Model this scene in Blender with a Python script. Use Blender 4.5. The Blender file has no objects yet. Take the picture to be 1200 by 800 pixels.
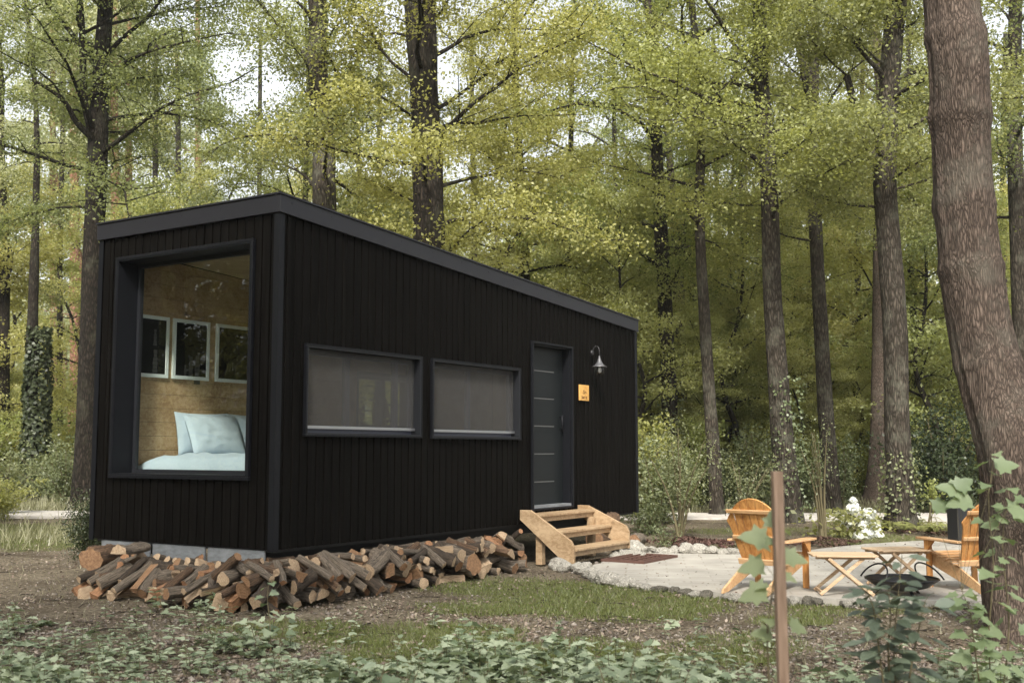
import bpy, bmesh, math, random
import numpy as np
from mathutils import Vector, Matrix, Euler, noise as mnoise
PI = math.pi
rnd = random.Random(7)
rng = np.random.default_rng(7)
SC = bpy.context.scene
COL = SC.collection

# ------------------------------------------------------------------ camera, sky, sun, exposure
F_PX, PITCH, CAMZ = 1290.0, 0.0977, 1.30
cam_d = bpy.data.cameras.new('camera'); cam = bpy.data.objects.new('camera', cam_d); COL.objects.link(cam)
cam.location = (0, 0, CAMZ); cam.rotation_euler = (PI/2 + PITCH, 0, 0)
cam_d.sensor_width = 36; cam_d.lens = F_PX*36/1200; cam_d.clip_end = 2000; cam_d.clip_start = 0.05
cam_d.dof.use_dof = True; cam_d.dof.focus_distance = 12.0; cam_d.dof.aperture_fstop = 3.2
SC.camera = cam

SUN_EL, SUN_AZ = math.radians(44), math.radians(-176)     # azimuth from +Y towards +X
w = bpy.data.worlds.new('World'); SC.world = w; w.use_nodes = True
nt = w.node_tree; nt.nodes.clear()
def wn(t, **k):
    n = nt.nodes.new(t)
    for a, b in k.items(): setattr(n, a, b)
    return n
sky = wn('ShaderNodeTexSky', sky_type='NISHITA', sun_disc=False, sun_elevation=SUN_EL, sun_rotation=SUN_AZ)
sky.dust_density = 4.0; sky.air_density = 1.2; sky.ozone_density = 1.0
hsv = wn('ShaderNodeHueSaturation'); hsv.inputs['Saturation'].default_value = 0.22
tc = wn('ShaderNodeTexCoord'); cn = wn('ShaderNodeTexNoise'); cn.inputs['Scale'].default_value = 2.2; cn.inputs['Detail'].default_value = 5
cr = wn('ShaderNodeMapRange'); cr.inputs[1].default_value = .35; cr.inputs[2].default_value = .65; cr.inputs[3].default_value = .85; cr.inputs[4].default_value = 1.25
mulc = wn('ShaderNodeVectorMath', operation='SCALE')
bg = wn('ShaderNodeBackground'); bg.inputs['Strength'].default_value = 0.15
wo = wn('ShaderNodeOutputWorld')
L = nt.links.new
L(sky.outputs[0], hsv.inputs['Color']); L(tc.outputs['Generated'], cn.inputs['Vector']); L(cn.outputs['Fac'], cr.inputs[0])
L(hsv.outputs[0], mulc.inputs[0]); L(cr.outputs[0], mulc.inputs['Scale']); L(mulc.outputs[0], bg.inputs['Color']); L(bg.outputs[0], wo.inputs['Surface'])
sun_d = bpy.data.lights.new('sun', 'SUN'); sun_d.energy = 3.2; sun_d.angle = math.radians(9); sun_d.color = (1.0, .95, .86)
sun = bpy.data.objects.new('sun', sun_d); COL.objects.link(sun)
sv = Vector((math.sin(SUN_AZ)*math.cos(SUN_EL), math.cos(SUN_AZ)*math.cos(SUN_EL), math.sin(SUN_EL)))
sun.rotation_euler = sv.to_track_quat('Z', 'Y').to_euler()
SC.view_settings.view_transform = 'Standard'; SC.view_settings.look = 'None'
SC.view_settings.exposure = 1.05; SC.view_settings.gamma = 1
SC.render.engine = 'CYCLES'
SC.cycles.use_denoising = True
SC.cycles.max_bounces = 12; SC.cycles.diffuse_bounces = 10; SC.cycles.glossy_bounces = 3
SC.cycles.transmission_bounces = 6; SC.cycles.transparent_max_bounces = 16
SC.cycles.sample_clamp_indirect = 6; SC.cycles.caustics_reflective = False; SC.cycles.caustics_refractive = False

# ------------------------------------------------------------------ measuring: a pixel of the 1200x800 photograph to a point
def ray(px, py):
    a = (px-600)/F_PX; b = (400-py)/F_PX
    return np.array([a, math.cos(PITCH)-b*math.sin(PITCH), math.sin(PITCH)+b*math.cos(PITCH)])
def G(px, py, z=0.0):
    d = ray(px, py); t = (z-CAMZ)/d[2]; return Vector((t*d[0], t*d[1], z))
def Wd(px, py, Y):
    d = ray(px, py); t = Y/d[1]; return Vector((t*d[0], Y, CAMZ+t*d[2]))
def px_of(x, y, z=0.0):
    yc = y*math.cos(PITCH)+(z-CAMZ)*math.sin(PITCH)
    return 600+F_PX*x/yc
# cabin frame
CA = 0.5709; CO = Vector((-2.0365, 9.5017, 0.0)); CB = 0.446        # corner, height of the cladding's lower edge
CX = Vector((math.sin(CA), math.cos(CA), 0)); CV = Vector((-math.cos(CA), math.sin(CA), 0))
CLEN, CWID, CH1, CH2 = 6.99, 2.45, 3.07, 2.647
def C(u, v, z): return CO + u*CX + v*CV + Vector((0, 0, z+CB))     # z from the cladding's lower edge
CMAT = Matrix(((CX.x, CV.x, 0, CO.x), (CX.y, CV.y, 0, CO.y), (0, 0, 1, CB), (0, 0, 0, 1)))   # local (u,v,z) -> world (left handed frame kept in mesh data)
def to_cabin(p):
    r = Vector((p[0], p[1], 0))-CO; return r.dot(CX), r.dot(CV)

# ------------------------------------------------------------------ materials
def mat(name, col=(.5, .5, .5), rough=.7, metal=0.0, spec=.5, bump=0, bscale=20, col2=None, cscale=5, stretch=(1, 1, 1), detail=6, bdist=.01, coord='Object'):
    m = bpy.data.materials.new(name); m.use_nodes = True
    n = m.node_tree.nodes; l = m.node_tree.links; p = n['Principled BSDF']
    p.inputs['Roughness'].default_value = rough; p.inputs['Metallic'].default_value = metal
    p.inputs['Specular IOR Level'].default_value = spec
    p.inputs['Base Color'].default_value = (*col, 1)
    t = n.new('ShaderNodeTexCoord'); mp = n.new('ShaderNodeMapping'); mp.inputs['Scale'].default_value = stretch
    l.new(t.outputs[coord], mp.inputs['Vector'])
    if col2:
        a = n.new('ShaderNodeTexNoise'); a.inputs['Scale'].default_value = cscale; a.inputs['Detail'].default_value = detail
        a.inputs['Roughness'].default_value = .65
        r = n.new('ShaderNodeValToRGB'); r.color_ramp.elements[0].position = .35; r.color_ramp.elements[1].position = .66
        r.color_ramp.elements[0].color = (*col, 1); r.color_ramp.elements[1].color = (*col2, 1)
        l.new(mp.outputs[0], a.inputs['Vector']); l.new(a.outputs['Fac'], r.inputs[0]); l.new(r.outputs[0], p.inputs['Base Color'])
    if bump:
        b = n.new('ShaderNodeTexNoise'); b.inputs['Scale'].default_value = bscale; b.inputs['Detail'].default_value = 5
        bb = n.new('ShaderNodeBump'); bb.inputs['Strength'].default_value = bump; bb.inputs['Distance'].default_value = bdist
        l.new(mp.outputs[0], b.inputs['Vector']); l.new(b.outputs['Fac'], bb.inputs['Height']); l.new(bb.outputs[0], p.inputs['Normal'])
    return m

def leaf_mat(name, c1, c2, tr=.5, trc=None, gloss=.04):
    m = bpy.data.materials.new(name); m.use_nodes = True
    n = m.node_tree.nodes; l = m.node_tree.links; n.clear()
    o = n.new('ShaderNodeOutputMaterial'); g = n.new('ShaderNodeNewGeometry'); oi = n.new('ShaderNodeObjectInfo')
    r = n.new('ShaderNodeValToRGB'); r.color_ramp.elements[0].color = (*c1, 1); r.color_ramp.elements[1].color = (*c2, 1)
    l.new(g.outputs['Random Per Island'], r.inputs[0])
    h = n.new('ShaderNodeHueSaturation')
    ma = n.new('ShaderNodeMapRange'); ma.inputs[3].default_value = .472; ma.inputs[4].default_value = .512; h.inputs['Saturation'].default_value = .86
    mv = n.new('ShaderNodeMath'); mv.operation = 'MULTIPLY_ADD'; mv.inputs[1].default_value = -.22; mv.inputs[2].default_value = 1.14; l.new(oi.outputs['Random'], mv.inputs[0]); l.new(mv.outputs[0], h.inputs['Value'])
    l.new(oi.outputs['Random'], ma.inputs[0]); l.new(ma.outputs[0], h.inputs['Hue']); l.new(r.outputs[0], h.inputs['Color'])
    d = n.new('ShaderNodeBsdfDiffuse'); t = n.new('ShaderNodeBsdfTranslucent'); x = n.new('ShaderNodeMixShader'); x.inputs[0].default_value = tr
    l.new(h.outputs[0], d.inputs[0])
    tm = n.new('ShaderNodeMix'); tm.data_type = 'RGBA'; tm.blend_type = 'MULTIPLY'; tm.inputs[0].default_value = 1
    tm.inputs[7].default_value = (*(trc or (1.45, 1.4, .85)), 1)
    l.new(h.outputs[0], tm.inputs[6]); l.new(tm.outputs[2], t.inputs[0])
    l.new(d.outputs[0], x.inputs[1]); l.new(t.outputs[0], x.inputs[2])
    gl = n.new('ShaderNodeBsdfGlossy'); gl.inputs['Roughness'].default_value = .45; x2 = n.new('ShaderNodeMixShader'); x2.inputs[0].default_value = gloss
    l.new(x.outputs[0], x2.inputs[1]); l.new(gl.outputs[0], x2.inputs[2]); l.new(x2.outputs[0], o.inputs[0])
    return m

def bark_mat(name, c1, c2, c3, scale=14, zs=.22, bump=.9, dist=.03, lichen=.5, edge=.42):
    m = bpy.data.materials.new(name); m.use_nodes = True
    n = m.node_tree.nodes; l = m.node_tree.links; p = n['Principled BSDF']; p.inputs['Roughness'].default_value = .9
    p.inputs['Specular IOR Level'].default_value = .15
    t = n.new('ShaderNodeTexCoord'); mp = n.new('ShaderNodeMapping'); mp.inputs['Scale'].default_value = (1, 1, zs)
    l.new(t.outputs['Object'], mp.inputs['Vector'])
    wv = n.new('ShaderNodeTexNoise'); wv.inputs['Scale'].default_value = 3.5; wv.inputs['Detail'].default_value = 3
    l.new(mp.outputs[0], wv.inputs['Vector'])
    ad = n.new('ShaderNodeVectorMath'); ad.operation = 'MULTIPLY_ADD'; ad.inputs[1].default_value = (.10, .10, .10)
    l.new(wv.outputs['Color'], ad.inputs[0]); l.new(mp.outputs[0], ad.inputs[2])
    v = n.new('ShaderNodeTexVoronoi'); v.feature = 'DISTANCE_TO_EDGE'; v.inputs['Scale'].default_value = scale
    l.new(ad.outputs[0], v.inputs['Vector'])
    f = n.new('ShaderNodeTexNoise'); f.inputs['Scale'].default_value = scale*.9; f.inputs['Detail'].default_value = 9; f.inputs['Roughness'].default_value = .7; l.new(mp.outputs[0], f.inputs['Vector'])
    mr = n.new('ShaderNodeMapRange'); mr.inputs[2].default_value = edge; v.inputs['Randomness'].default_value = 1; wv.inputs['Scale'].default_value = 9; wv.inputs['Detail'].default_value = 6; l.new(v.outputs['Distance'], mr.inputs[0])
    mm = n.new('ShaderNodeMath'); mm.operation = 'MULTIPLY'; l.new(mr.outputs[0], mm.inputs[0]); l.new(f.outputs['Fac'], mm.inputs[1])
    r = n.new('ShaderNodeValToRGB'); e = r.color_ramp.elements; e[0].position = .05; e[0].color = (*c1, 1); e[1].position = .6; e[1].color = (*c2, 1)
    l.new(mm.outputs[0], r.inputs[0])
    ln = n.new('ShaderNodeTexNoise'); ln.inputs['Scale'].default_value = 2.3; ln.inputs['Detail'].default_value = 8; ln.inputs['Roughness'].default_value = .7
    l.new(t.outputs['Object'], ln.inputs['Vector'])
    lr = n.new('ShaderNodeMapRange'); lr.inputs[1].default_value = .5; lr.inputs[2].default_value = .68; lr.inputs[4].default_value = lichen; l.new(ln.outputs['Fac'], lr.inputs[0])
    mx = n.new('ShaderNodeMix'); mx.data_type = 'RGBA'; mx.inputs[7].default_value = (*c3, 1)
    l.new(lr.outputs[0], mx.inputs[0]); l.new(r.outputs[0], mx.inputs[6]); l.new(mx.outputs[2], p.inputs['Base Color'])
    b = n.new('ShaderNodeBump'); b.inputs['Strength'].default_value = bump; b.inputs['Distance'].default_value = dist
    l.new(mm.outputs[0], b.inputs['Height']); l.new(b.outputs[0], p.inputs['Normal'])
    return m

def wood_mat(name, c1, c2, axis=0, scale=6, rough=.6, knots=True, bump=.15):
    """boards with grain along the object's local axis"""
    m = bpy.data.materials.new(name); m.use_nodes = True
    n = m.node_tree.nodes; l = m.node_tree.links; p = n['Principled BSDF']; p.inputs['Roughness'].default_value = rough
    p.inputs['Specular IOR Level'].default_value = .3
    t = n.new('ShaderNodeTexCoord'); mp = n.new('ShaderNodeMapping'); s = [1, 1, 1]; s[axis] = .09; mp.inputs['Scale'].default_value = s
    l.new(t.outputs['Object'], mp.inputs['Vector'])
    a = n.new('ShaderNodeTexNoise'); a.inputs['Scale'].default_value = scale*6; a.inputs['Detail'].default_value = 6; a.inputs['Distortion'].default_value = .8
    b = n.new('ShaderNodeTexNoise'); b.inputs['Scale'].default_value = scale; b.inputs['Detail'].default_value = 2
    l.new(mp.outputs[0], a.inputs['Vector']); l.new(mp.outputs[0], b.inputs['Vector'])
    ad = n.new('ShaderNodeMath'); ad.operation = 'MULTIPLY_ADD'; ad.inputs[1].default_value = .55; l.new(a.outputs['Fac'], ad.inputs[0])
    sc = n.new('ShaderNodeMath'); sc.operation = 'MULTIPLY'; sc.inputs[1].default_value = .45; l.new(b.outputs['Fac'], sc.inputs[0]); l.new(sc.outputs[0], ad.inputs[2])
    r = n.new('ShaderNodeValToRGB'); e = r.color_ramp.elements; e[0].position = .38; e[1].position = .62; e[0].color = (*c1, 1); e[1].color = (*c2, 1)
    l.new(ad.outputs[0], r.inputs[0]); last = r.outputs[0]
    if knots:
        v = n.new('ShaderNodeTexVoronoi'); v.inputs['Scale'].default_value = 3.2; m2 = n.new('ShaderNodeMapping'); s2 = [1, 1, 1]; s2[axis] = .5
        m2.inputs['Scale'].default_value = s2; l.new(t.outputs['Object'], m2.inputs['Vector']); l.new(m2.outputs[0], v.inputs['Vector'])
        kr = n.new('ShaderNodeMapRange'); kr.inputs[1].default_value = .03; kr.inputs[2].default_value = .09; kr.inputs[3].default_value = .65; kr.inputs[4].default_value = 0
        l.new(v.outputs['Distance'], kr.inputs[0])
        mx = n.new('ShaderNodeMix'); mx.data_type = 'RGBA'; mx.inputs[7].default_value = (c1[0]*.3, c1[1]*.25, c1[2]*.2, 1)
        l.new(kr.outputs[0], mx.inputs[0]); l.new(last, mx.inputs[6]); last = mx.outputs[2]
    l.new(last, p.inputs['Base Color'])
    bb = n.new('ShaderNodeBump'); bb.inputs['Strength'].default_value = bump; bb.inputs['Distance'].default_value = .004
    l.new(a.outputs['Fac'], bb.inputs['Height']); l.new(bb.outputs[0], p.inputs['Normal'])
    return m

def glass_mat(name, tint=(.9, .92, .9), refl=1.0, dark=0.0):
    m = bpy.data.materials.new(name); m.use_nodes = True
    n = m.node_tree.nodes; l = m.node_tree.links; n.clear()
    o = n.new('ShaderNodeOutputMaterial'); t = n.new('ShaderNodeBsdfTransparent'); t.inputs[0].default_value = (*tint, 1)
    g = n.new('ShaderNodeBsdfGlossy'); g.inputs['Roughness'].default_value = .01; g.inputs[0].default_value = (refl, refl, refl, 1)
    lw = n.new('ShaderNodeLayerWeight'); lw.inputs[0].default_value = .5; fr = n.new('ShaderNodeMath'); fr.operation = 'POWER'; fr.inputs[1].default_value = 5; l.new(lw.outputs['Facing'], fr.inputs[0])
    mu = n.new('ShaderNodeMath'); mu.operation = 'MULTIPLY_ADD'; mu.inputs[1].default_value = .55; mu.inputs[2].default_value = .034; mu.use_clamp = True
    x = n.new('ShaderNodeMixShader'); l.new(fr.outputs[0], mu.inputs[0]); l.new(mu.outputs[0], x.inputs[0]); l.new(t.outputs[0], x.inputs[1]); l.new(g.outputs[0], x.inputs[2]); l.new(x.outputs[0], o.inputs[0])
    return m

M = {}
M['clad'] = mat('charred_cladding', (.0022, .0018, .0015), .65, spec=.05, bump=.5, bscale=30, col2=(.0055, .0047, .0040), cscale=4, stretch=(6, 6, .3), bdist=.004)
M['anth'] = mat('anthracite_metal', (.014, .014, .018), .45, .0, spec=.35, bump=.04, bscale=6)
M['trim'] = mat('dark_trim_metal', (.0055, .006, .008), .5, .0, spec=.2)
M['anthd'] = mat('dark_anthracite_metal', (.014, .015, .018), .45, .0, spec=.35)
M['doorp'] = mat('door_panel_paint', (.0075, .0095, .0105), .5, spec=.25)
M['alu'] = mat('brushed_aluminium', (.42, .43, .45), .35, .9)
M['dullalu'] = mat('dull_aluminium', (.12, .12, .12), .5, .3)
M['galv'] = mat('galvanised_sheet', (.26, .28, .30), .5, .35, col2=(.16, .17, .18), cscale=9, stretch=(1, 1, 3), bump=.1)
M['black'] = mat('black_rubber', (.01, .01, .01), .8)
M['underdark'] = mat('underbody_steel', (.02, .02, .02), .8)
M['pineint'] = wood_mat('pine_boards_inside', (.36, .23, .12), (.55, .40, .24), axis=0, scale=5)
M['pineceil'] = wood_mat('pine_ceiling', (.44, .30, .16), (.60, .45, .26), axis=0, scale=4)
M['stair'] = wood_mat('stair_pine', (.25, .165, .09), (.43, .31, .19), axis=0, scale=6)
M['chair'] = wood_mat('oiled_larch', (.33, .14, .04), (.56, .29, .10), axis=2, scale=8, rough=.45)
M['chairL'] = wood_mat('oiled_larch_rails', (.44, .25, .11), (.60, .39, .22), axis=0, scale=8, rough=.45, knots=False)
M['table'] = wood_mat('pale_acacia', (.40, .27, .16), (.56, .42, .28), axis=0, scale=8, rough=.5, knots=False)
M['stake'] = wood_mat('stained_stake', (.16, .105, .07), (.33, .23, .165), axis=2, scale=9, rough=.65, knots=False)
M['linen'] = mat('pale_blue_linen', (.47, .555, .63), .85, bump=.5, bscale=9, bdist=.02)
M['white'] = mat('white_frame_paint', (.82, .87, .86), .5)
M['photo'] = mat('dark_photo_print', (.006, .006, .006), .5, spec=.2, col2=(.012, .012, .011), cscale=3)
M['photof'] = mat('pale_photo_figure', (.07, .07, .065), .5)
M['plaque'] = wood_mat('plaque_wood', (.50, .27, .07), (.66, .38, .12), axis=0, scale=6, knots=False)
M['ink'] = mat('burnt_lettering', (.10, .045, .01), .8)
M['lampm'] = mat('grey_lamp_enamel', (.085, .085, .09), .45, .2)
M['lamparm'] = mat('dark_lamp_arm', (.035, .035, .037), .4, .3)
M['bulb'] = mat('opal_bulb', (.6, .6, .58), .3)
M['mat'] = mat('rubber_mat', (.085, .04, .028), .8, bump=.3, bscale=60)
M['rock'] = mat('limestone', (.22, .205, .175), .9, bump=1, bscale=7, col2=(.42, .395, .34), cscale=6, bdist=.03)
M['rockd'] = mat('mossy_dark_rock', (.05, .045, .035), .9, bump=1, bscale=8, col2=(.20, .18, .14), cscale=7, bdist=.03)
M['flower'] = mat('white_petals', (.78, .79, .74), .7)
M['cut'] = None
M['steel'] = mat('black_steel', (.012, .012, .013), .35, .3)
M['ash'] = mat('pale_ash', (.35, .33, .30), .95, bump=1, bscale=12)
M['concrete'] = mat('concrete_block', (.30, .29, .27), .9, bump=.6, bscale=30)
M['shed'] = mat('black_stained_boards', (.008, .008, .008), .7)
M['bag'] = mat('black_planter', (.008, .008, .009), .6)

M['barkG'] = bark_mat('grey_brown_bark', (.022, .018, .013), (.115, .095, .075), (.17, .17, .13), 26, .2, 1, .03, .45)
M['barkD'] = bark_mat('dark_bark', (.010, .008, .006), (.060, .047, .036), (.09, .09, .06), 24, .25, 1, .03, .4)
M['barkR'] = bark_mat('red_brown_furrowed_bark', (.045, .034, .027), (.175, .132, .105), (.155, .145, .115), 68, .15, .65, .025, .5, .30)
M['barkP'] = bark_mat('pine_bark', (.12, .06, .035), (.34, .19, .13), (.30, .22, .17), 12, .4, .7, .03, .2)
M['lyg'] = leaf_mat('yellow_green_leaves', (.19, .22, .045), (.32, .35, .10), gloss=.02)
M['lund'] = leaf_mat('brightened_beech_leaves', (.235, .265, .065), (.40, .42, .16), tr=.55, trc=(1.45, 1.4, .85), gloss=.02)  # brighter version of the yellow green leaves, standing in for light under the crowns
M['lmg'] = leaf_mat('mid_green_leaves', (.13, .16, .045), (.25, .28, .095), gloss=.02)
M['ldk'] = leaf_mat('olive_leaves', (.04, .055, .014), (.10, .115, .03))
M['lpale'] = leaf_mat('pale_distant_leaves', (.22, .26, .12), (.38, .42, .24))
M['lshrub'] = leaf_mat('grey_green_shrub_leaves', (.09, .12, .045), (.21, .25, .11), tr=.35)
M['lholly'] = leaf_mat('dark_glossy_leaves', (.018, .03, .010), (.06, .08, .03), tr=.2, gloss=.03)
M['lfern'] = leaf_mat('fern_fronds', (.13, .17, .035), (.24, .27, .08), tr=.35)
M['lnear'] = leaf_mat('soft_sapling_leaves', (.15, .21, .09), (.27, .34, .17), tr=.4, trc=(1.3, 1.3, .75))
M['lcover'] = leaf_mat('ground_cover_leaves', (.11, .16, .08), (.37, .43, .28), tr=.3, trc=(1.2, 1.2, .8))
M['llaurel'] = leaf_mat('dark_laurel_leaves', (.05, .075, .04), (.15, .19, .12), tr=.2, gloss=.10)
M['grass'] = leaf_mat('grass_blades', (.09, .12, .022), (.19, .22, .05), tr=.4, trc=(1.4, 1.4, .7))
M['dry'] = leaf_mat('dry_grass', (.20, .20, .09), (.34, .33, .19), tr=.35, trc=(1.2, 1.2, .9))
M['litter'] = leaf_mat('fallen_leaves', (.09, .058, .035), (.29, .235, .165), tr=.1, trc=(1, 1, 1))
M['stem'] = mat('green_brown_stem', (.12, .10, .05), .8)

# bark (side) and cut (end) of firewood
def cut_mat(name, c1, c2):
    m = bpy.data.materials.new(name); m.use_nodes = True
    n = m.node_tree.nodes; l = m.node_tree.links; p = n['Principled BSDF']; p.inputs['Roughness'].default_value = .85
    t = n.new('ShaderNodeTexCoord'); wv = n.new('ShaderNodeTexWave'); wv.wave_type = 'RINGS'; wv.rings_direction = 'X'
    wv.inputs['Scale'].default_value = 3.2; wv.inputs['Distortion'].default_value = 2.5; wv.inputs['Detail'].default_value = 3
    l.new(t.outputs['Object'], wv.inputs['Vector'])
    nz = n.new('ShaderNodeTexNoise'); nz.inputs['Scale'].default_value = 4; nz.inputs['Detail'].default_value = 8; l.new(t.outputs['Object'], nz.inputs['Vector'])
    a = n.new('ShaderNodeMath'); a.operation = 'MULTIPLY_ADD'; a.inputs[1].default_value = .25; l.new(wv.outputs['Fac'], a.inputs[0]); 
    a2 = n.new('ShaderNodeMath'); a2.operation = 'MULTIPLY'; a2.inputs[1].default_value = .8; l.new(nz.outputs['Fac'], a2.inputs[0]); l.new(a2.outputs[0], a.inputs[2])
    r = n.new('ShaderNodeValToRGB'); e = r.color_ramp.elements; e[0].position = .3; e[1].position = .72; e[0].color = (*c1, 1); e[1].color = (*c2, 1)
    l.new(a.outputs[0], r.inputs[0]); l.new(r.outputs[0], p.inputs['Base Color'])
    b = n.new('ShaderNodeBump'); b.inputs['Strength'].default_value = .5; b.inputs['Distance'].default_value = .006; l.new(nz.outputs['Fac'], b.inputs['Height']); l.new(b.outputs[0], p.inputs['Normal'])
    return m
CUTS = [cut_mat('fresh_orange_cut', (.10, .042, .018), (.34, .18, .09)), cut_mat('tan_cut', (.20, .13, .075), (.47, .35, .23)), cut_mat('weathered_brown_cut', (.085, .042, .020), (.29, .165, .085))]
BARKS = [mat('pale_grey_log_bark', (.05, .038, .027), .95, bump=1, bscale=14, col2=(.27, .215, .16), cscale=3, stretch=(.4, 2, 2), bdist=.02),
         mat('brown_log_bark', (.035, .019, .010), .95, bump=1, bscale=14, col2=(.21, .125, .07), cscale=3, stretch=(.4, 2, 2), bdist=.02),
         mat('dark_log_bark', (.015, .010, .007), .95, bump=1, bscale=14, col2=(.10, .07, .045), cscale=3, stretch=(.4, 2, 2), bdist=.02)]

# ------------------------------------------------------------------ mesh helpers
def tag(o, label=None, cat=None, group=None, kind=None):
    for k, v in (('label', label), ('category', cat), ('group', group), ('kind', kind)):
        if v: o[k] = v
    return o
def link(name, me, m=None, parent=None):
    o = bpy.data.objects.new(name, me); COL.objects.link(o)
    if m is not None:
        for x in (m if isinstance(m, (list, tuple)) else [m]): me.materials.append(x)
    if parent: o.parent = parent
    return o
def empty(name, loc=(0, 0, 0), rz=0, label=None, cat=None, group=None):
    o = bpy.data.objects.new(name, None); COL.objects.link(o); o.location = loc; o.rotation_euler = (0, 0, rz)
    o.empty_display_size = .1
    return tag(o, label, cat, group)
def copy_tree(o, parent=None):
    c = o.copy(); COL.objects.link(c)
    if parent: c.parent = parent
    for ch in list(o.children): copy_tree(ch, c)
    return c

class MB:
    """collects shapes; build() links them as one mesh object"""
    def __init__(s): s.v = []; s.f = []; s.mi = []; s.sm = []
    def add(s, vs, fs, mi=0, smooth=False):
        k = len(s.v); s.v += [tuple(p) for p in vs]
        s.f += [tuple(i+k for i in f) for f in fs]; s.mi += [mi]*len(fs); s.sm += [smooth]*len(fs)
    def box(s, lo, hi, mi=0, M4=None):
        x0, y0, z0 = lo; x1, y1, z1 = hi
        vs = [(x0,y0,z0),(x1,y0,z0),(x1,y1,z0),(x0,y1,z0),(x0,y0,z1),(x1,y0,z1),(x1,y1,z1),(x0,y1,z1)]
        if M4 is not None: vs = [M4 @ Vector(p) for p in vs]
        s.add(vs, [(0,3,2,1),(4,5,6,7),(0,1,5,4),(1,2,6,5),(2,3,7,6),(3,0,4,7)], mi)
    def beam(s, a, b, wd, th, up=(0, 0, 1), mi=0):
        a = Vector(a); b = Vector(b); x = (b-a).normalized(); u = Vector(up); y = u.cross(x).normalized(); z = x.cross(y)
        vs = []
        for p in (a, b):
            for sy, sz in ((-1,-1),(1,-1),(1,1),(-1,1)): vs.append(p + y*sy*wd/2 + z*sz*th/2)
        s.add(vs, [(0,1,2,3),(7,6,5,4),(0,4,5,1),(1,5,6,2),(2,6,7,3),(3,7,4,0)], mi)
    def prism(s, poly, axis, lo, hi, mi=0, M4=None):
        """poly: 2-D points in the two other axes"""
        n = len(poly); vs = []
        for d in (lo, hi):
            for p in poly:
                q = [0, 0, 0]; o = [i for i in range(3) if i != axis]; q[axis] = d; q[o[0]] = p[0]; q[o[1]] = p[1]; vs.append(Vector(q))
        if M4 is not None: vs = [M4 @ p for p in vs]
        s.add(vs, [tuple(range(n))[::-1], tuple(range(n, 2*n))] + [(i, (i+1) % n, n+(i+1) % n, n+i) for i in range(n)], mi)
    def tube(s, pts, rad, n=8, mi=0, caps=True, jit=0.0, rr=None):
        k0 = len(s.v); pts = [Vector(p) for p in pts]; N = len(pts); rows = []
        ref = Vector((0, 1, 0)) if abs((pts[-1]-pts[0]).normalized().y) < .9 else Vector((1, 0, 0))
        for i, p in enumerate(pts):
            d = (pts[min(i+1, N-1)]-pts[max(i-1, 0)]).normalized(); a = d.cross(ref).normalized(); b = d.cross(a)
            r = rad[i] if hasattr(rad, '__len__') else rad
            for j in range(n):
                t = 2*PI*j/n; q = r*(1+(rr.uniform(-jit, jit) if jit else 0)); rows.append(p + a*math.cos(t)*q + b*math.sin(t)*q)
        fs = [(i*n+j, i*n+(j+1) % n, (i+1)*n+(j+1) % n, (i+1)*n+j) for i in range(N-1) for j in range(n)]
        if caps: fs += [tuple(range(n))[::-1], tuple(range((N-1)*n, N*n))]
        s.add(rows, fs, mi, True)
    def lathe(s, prof, n=24, c=(0, 0, 0), mi=0):
        c = Vector(c); vs = [c + Vector((r*math.cos(2*PI*j/n), r*math.sin(2*PI*j/n), z)) for r, z in prof for j in range(n)]
        s.add(vs, [(i*n+j, i*n+(j+1) % n, (i+1)*n+(j+1) % n, (i+1)*n+j) for i in range(len(prof)-1) for j in range(n)], mi, True)
    def build(s, name, m=None, parent=None, bevel=0, xf=None, flip=False):
        me = bpy.data.meshes.new(name)
        vs = s.v if xf is None else [tuple(xf(Vector(p))) for p in s.v]
        me.from_pydata(vs, [], s.f); me.polygons.foreach_set('material_index', s.mi); me.polygons.foreach_set('use_smooth', s.sm)
        bm = bmesh.new(); bm.from_mesh(me); bmesh.ops.recalc_face_normals(bm, faces=bm.faces); bm.to_mesh(me); bm.free(); me.update()
        o = link(name, me, m, parent)
        if bevel:
            b = o.modifiers.new('b', 'BEVEL'); b.width = bevel; b.segments = 2; b.limit_method = 'ANGLE'
        return o

def np_mesh(name, V, Fidx, nper):
    """V (N,3); Fidx flat indices, nper vertices per face"""
    me = bpy.data.meshes.new(name); V = np.asarray(V, dtype=np.float32); Fidx = np.asarray(Fidx, dtype=np.int32).ravel(); nf = len(Fidx)//nper
    me.vertices.add(len(V)); me.vertices.foreach_set('co', V.ravel())
    me.loops.add(len(Fidx)); me.loops.foreach_set('vertex_index', Fidx)
    me.polygons.add(nf); me.polygons.foreach_set('loop_start', np.arange(0, nf*nper, nper, dtype=np.int32))
    me.update(calc_edges=True); return me

def frames(n, g, tilt, up=(0, 0, 1)):
    """n random leaf frames whose normals scatter by tilt (rad) around up"""
    up = np.asarray(up, float); up = np.broadcast_to(up, (n, 3))
    nr = up + g.normal(0, math.tan(min(tilt, 1.3)), (n, 3)); nr /= np.linalg.norm(nr, axis=1)[:, None]
    a = g.normal(0, 1, (n, 3)); a -= (a*nr).sum(1)[:, None]*nr; a /= np.linalg.norm(a, axis=1)[:, None]
    return nr, a, np.cross(nr, a)
def leaves_quads(cen, size, g, tilt=.6, asp=.62, up=(0, 0, 1), dirs=None):
    n = len(cen); nr, a, b = frames(n, g, tilt, up); s = np.broadcast_to(size, (n,))[:, None]*g.uniform(.7, 1.25, (n, 1))
    h = s*.5; wv = s*.5*asp
    V = np.stack([cen-a*h, cen+b*wv-a*h*.1, cen+a*h, cen-b*wv-a*h*.1], 1).reshape(-1, 3)
    return V, np.arange(4*n)
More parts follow.
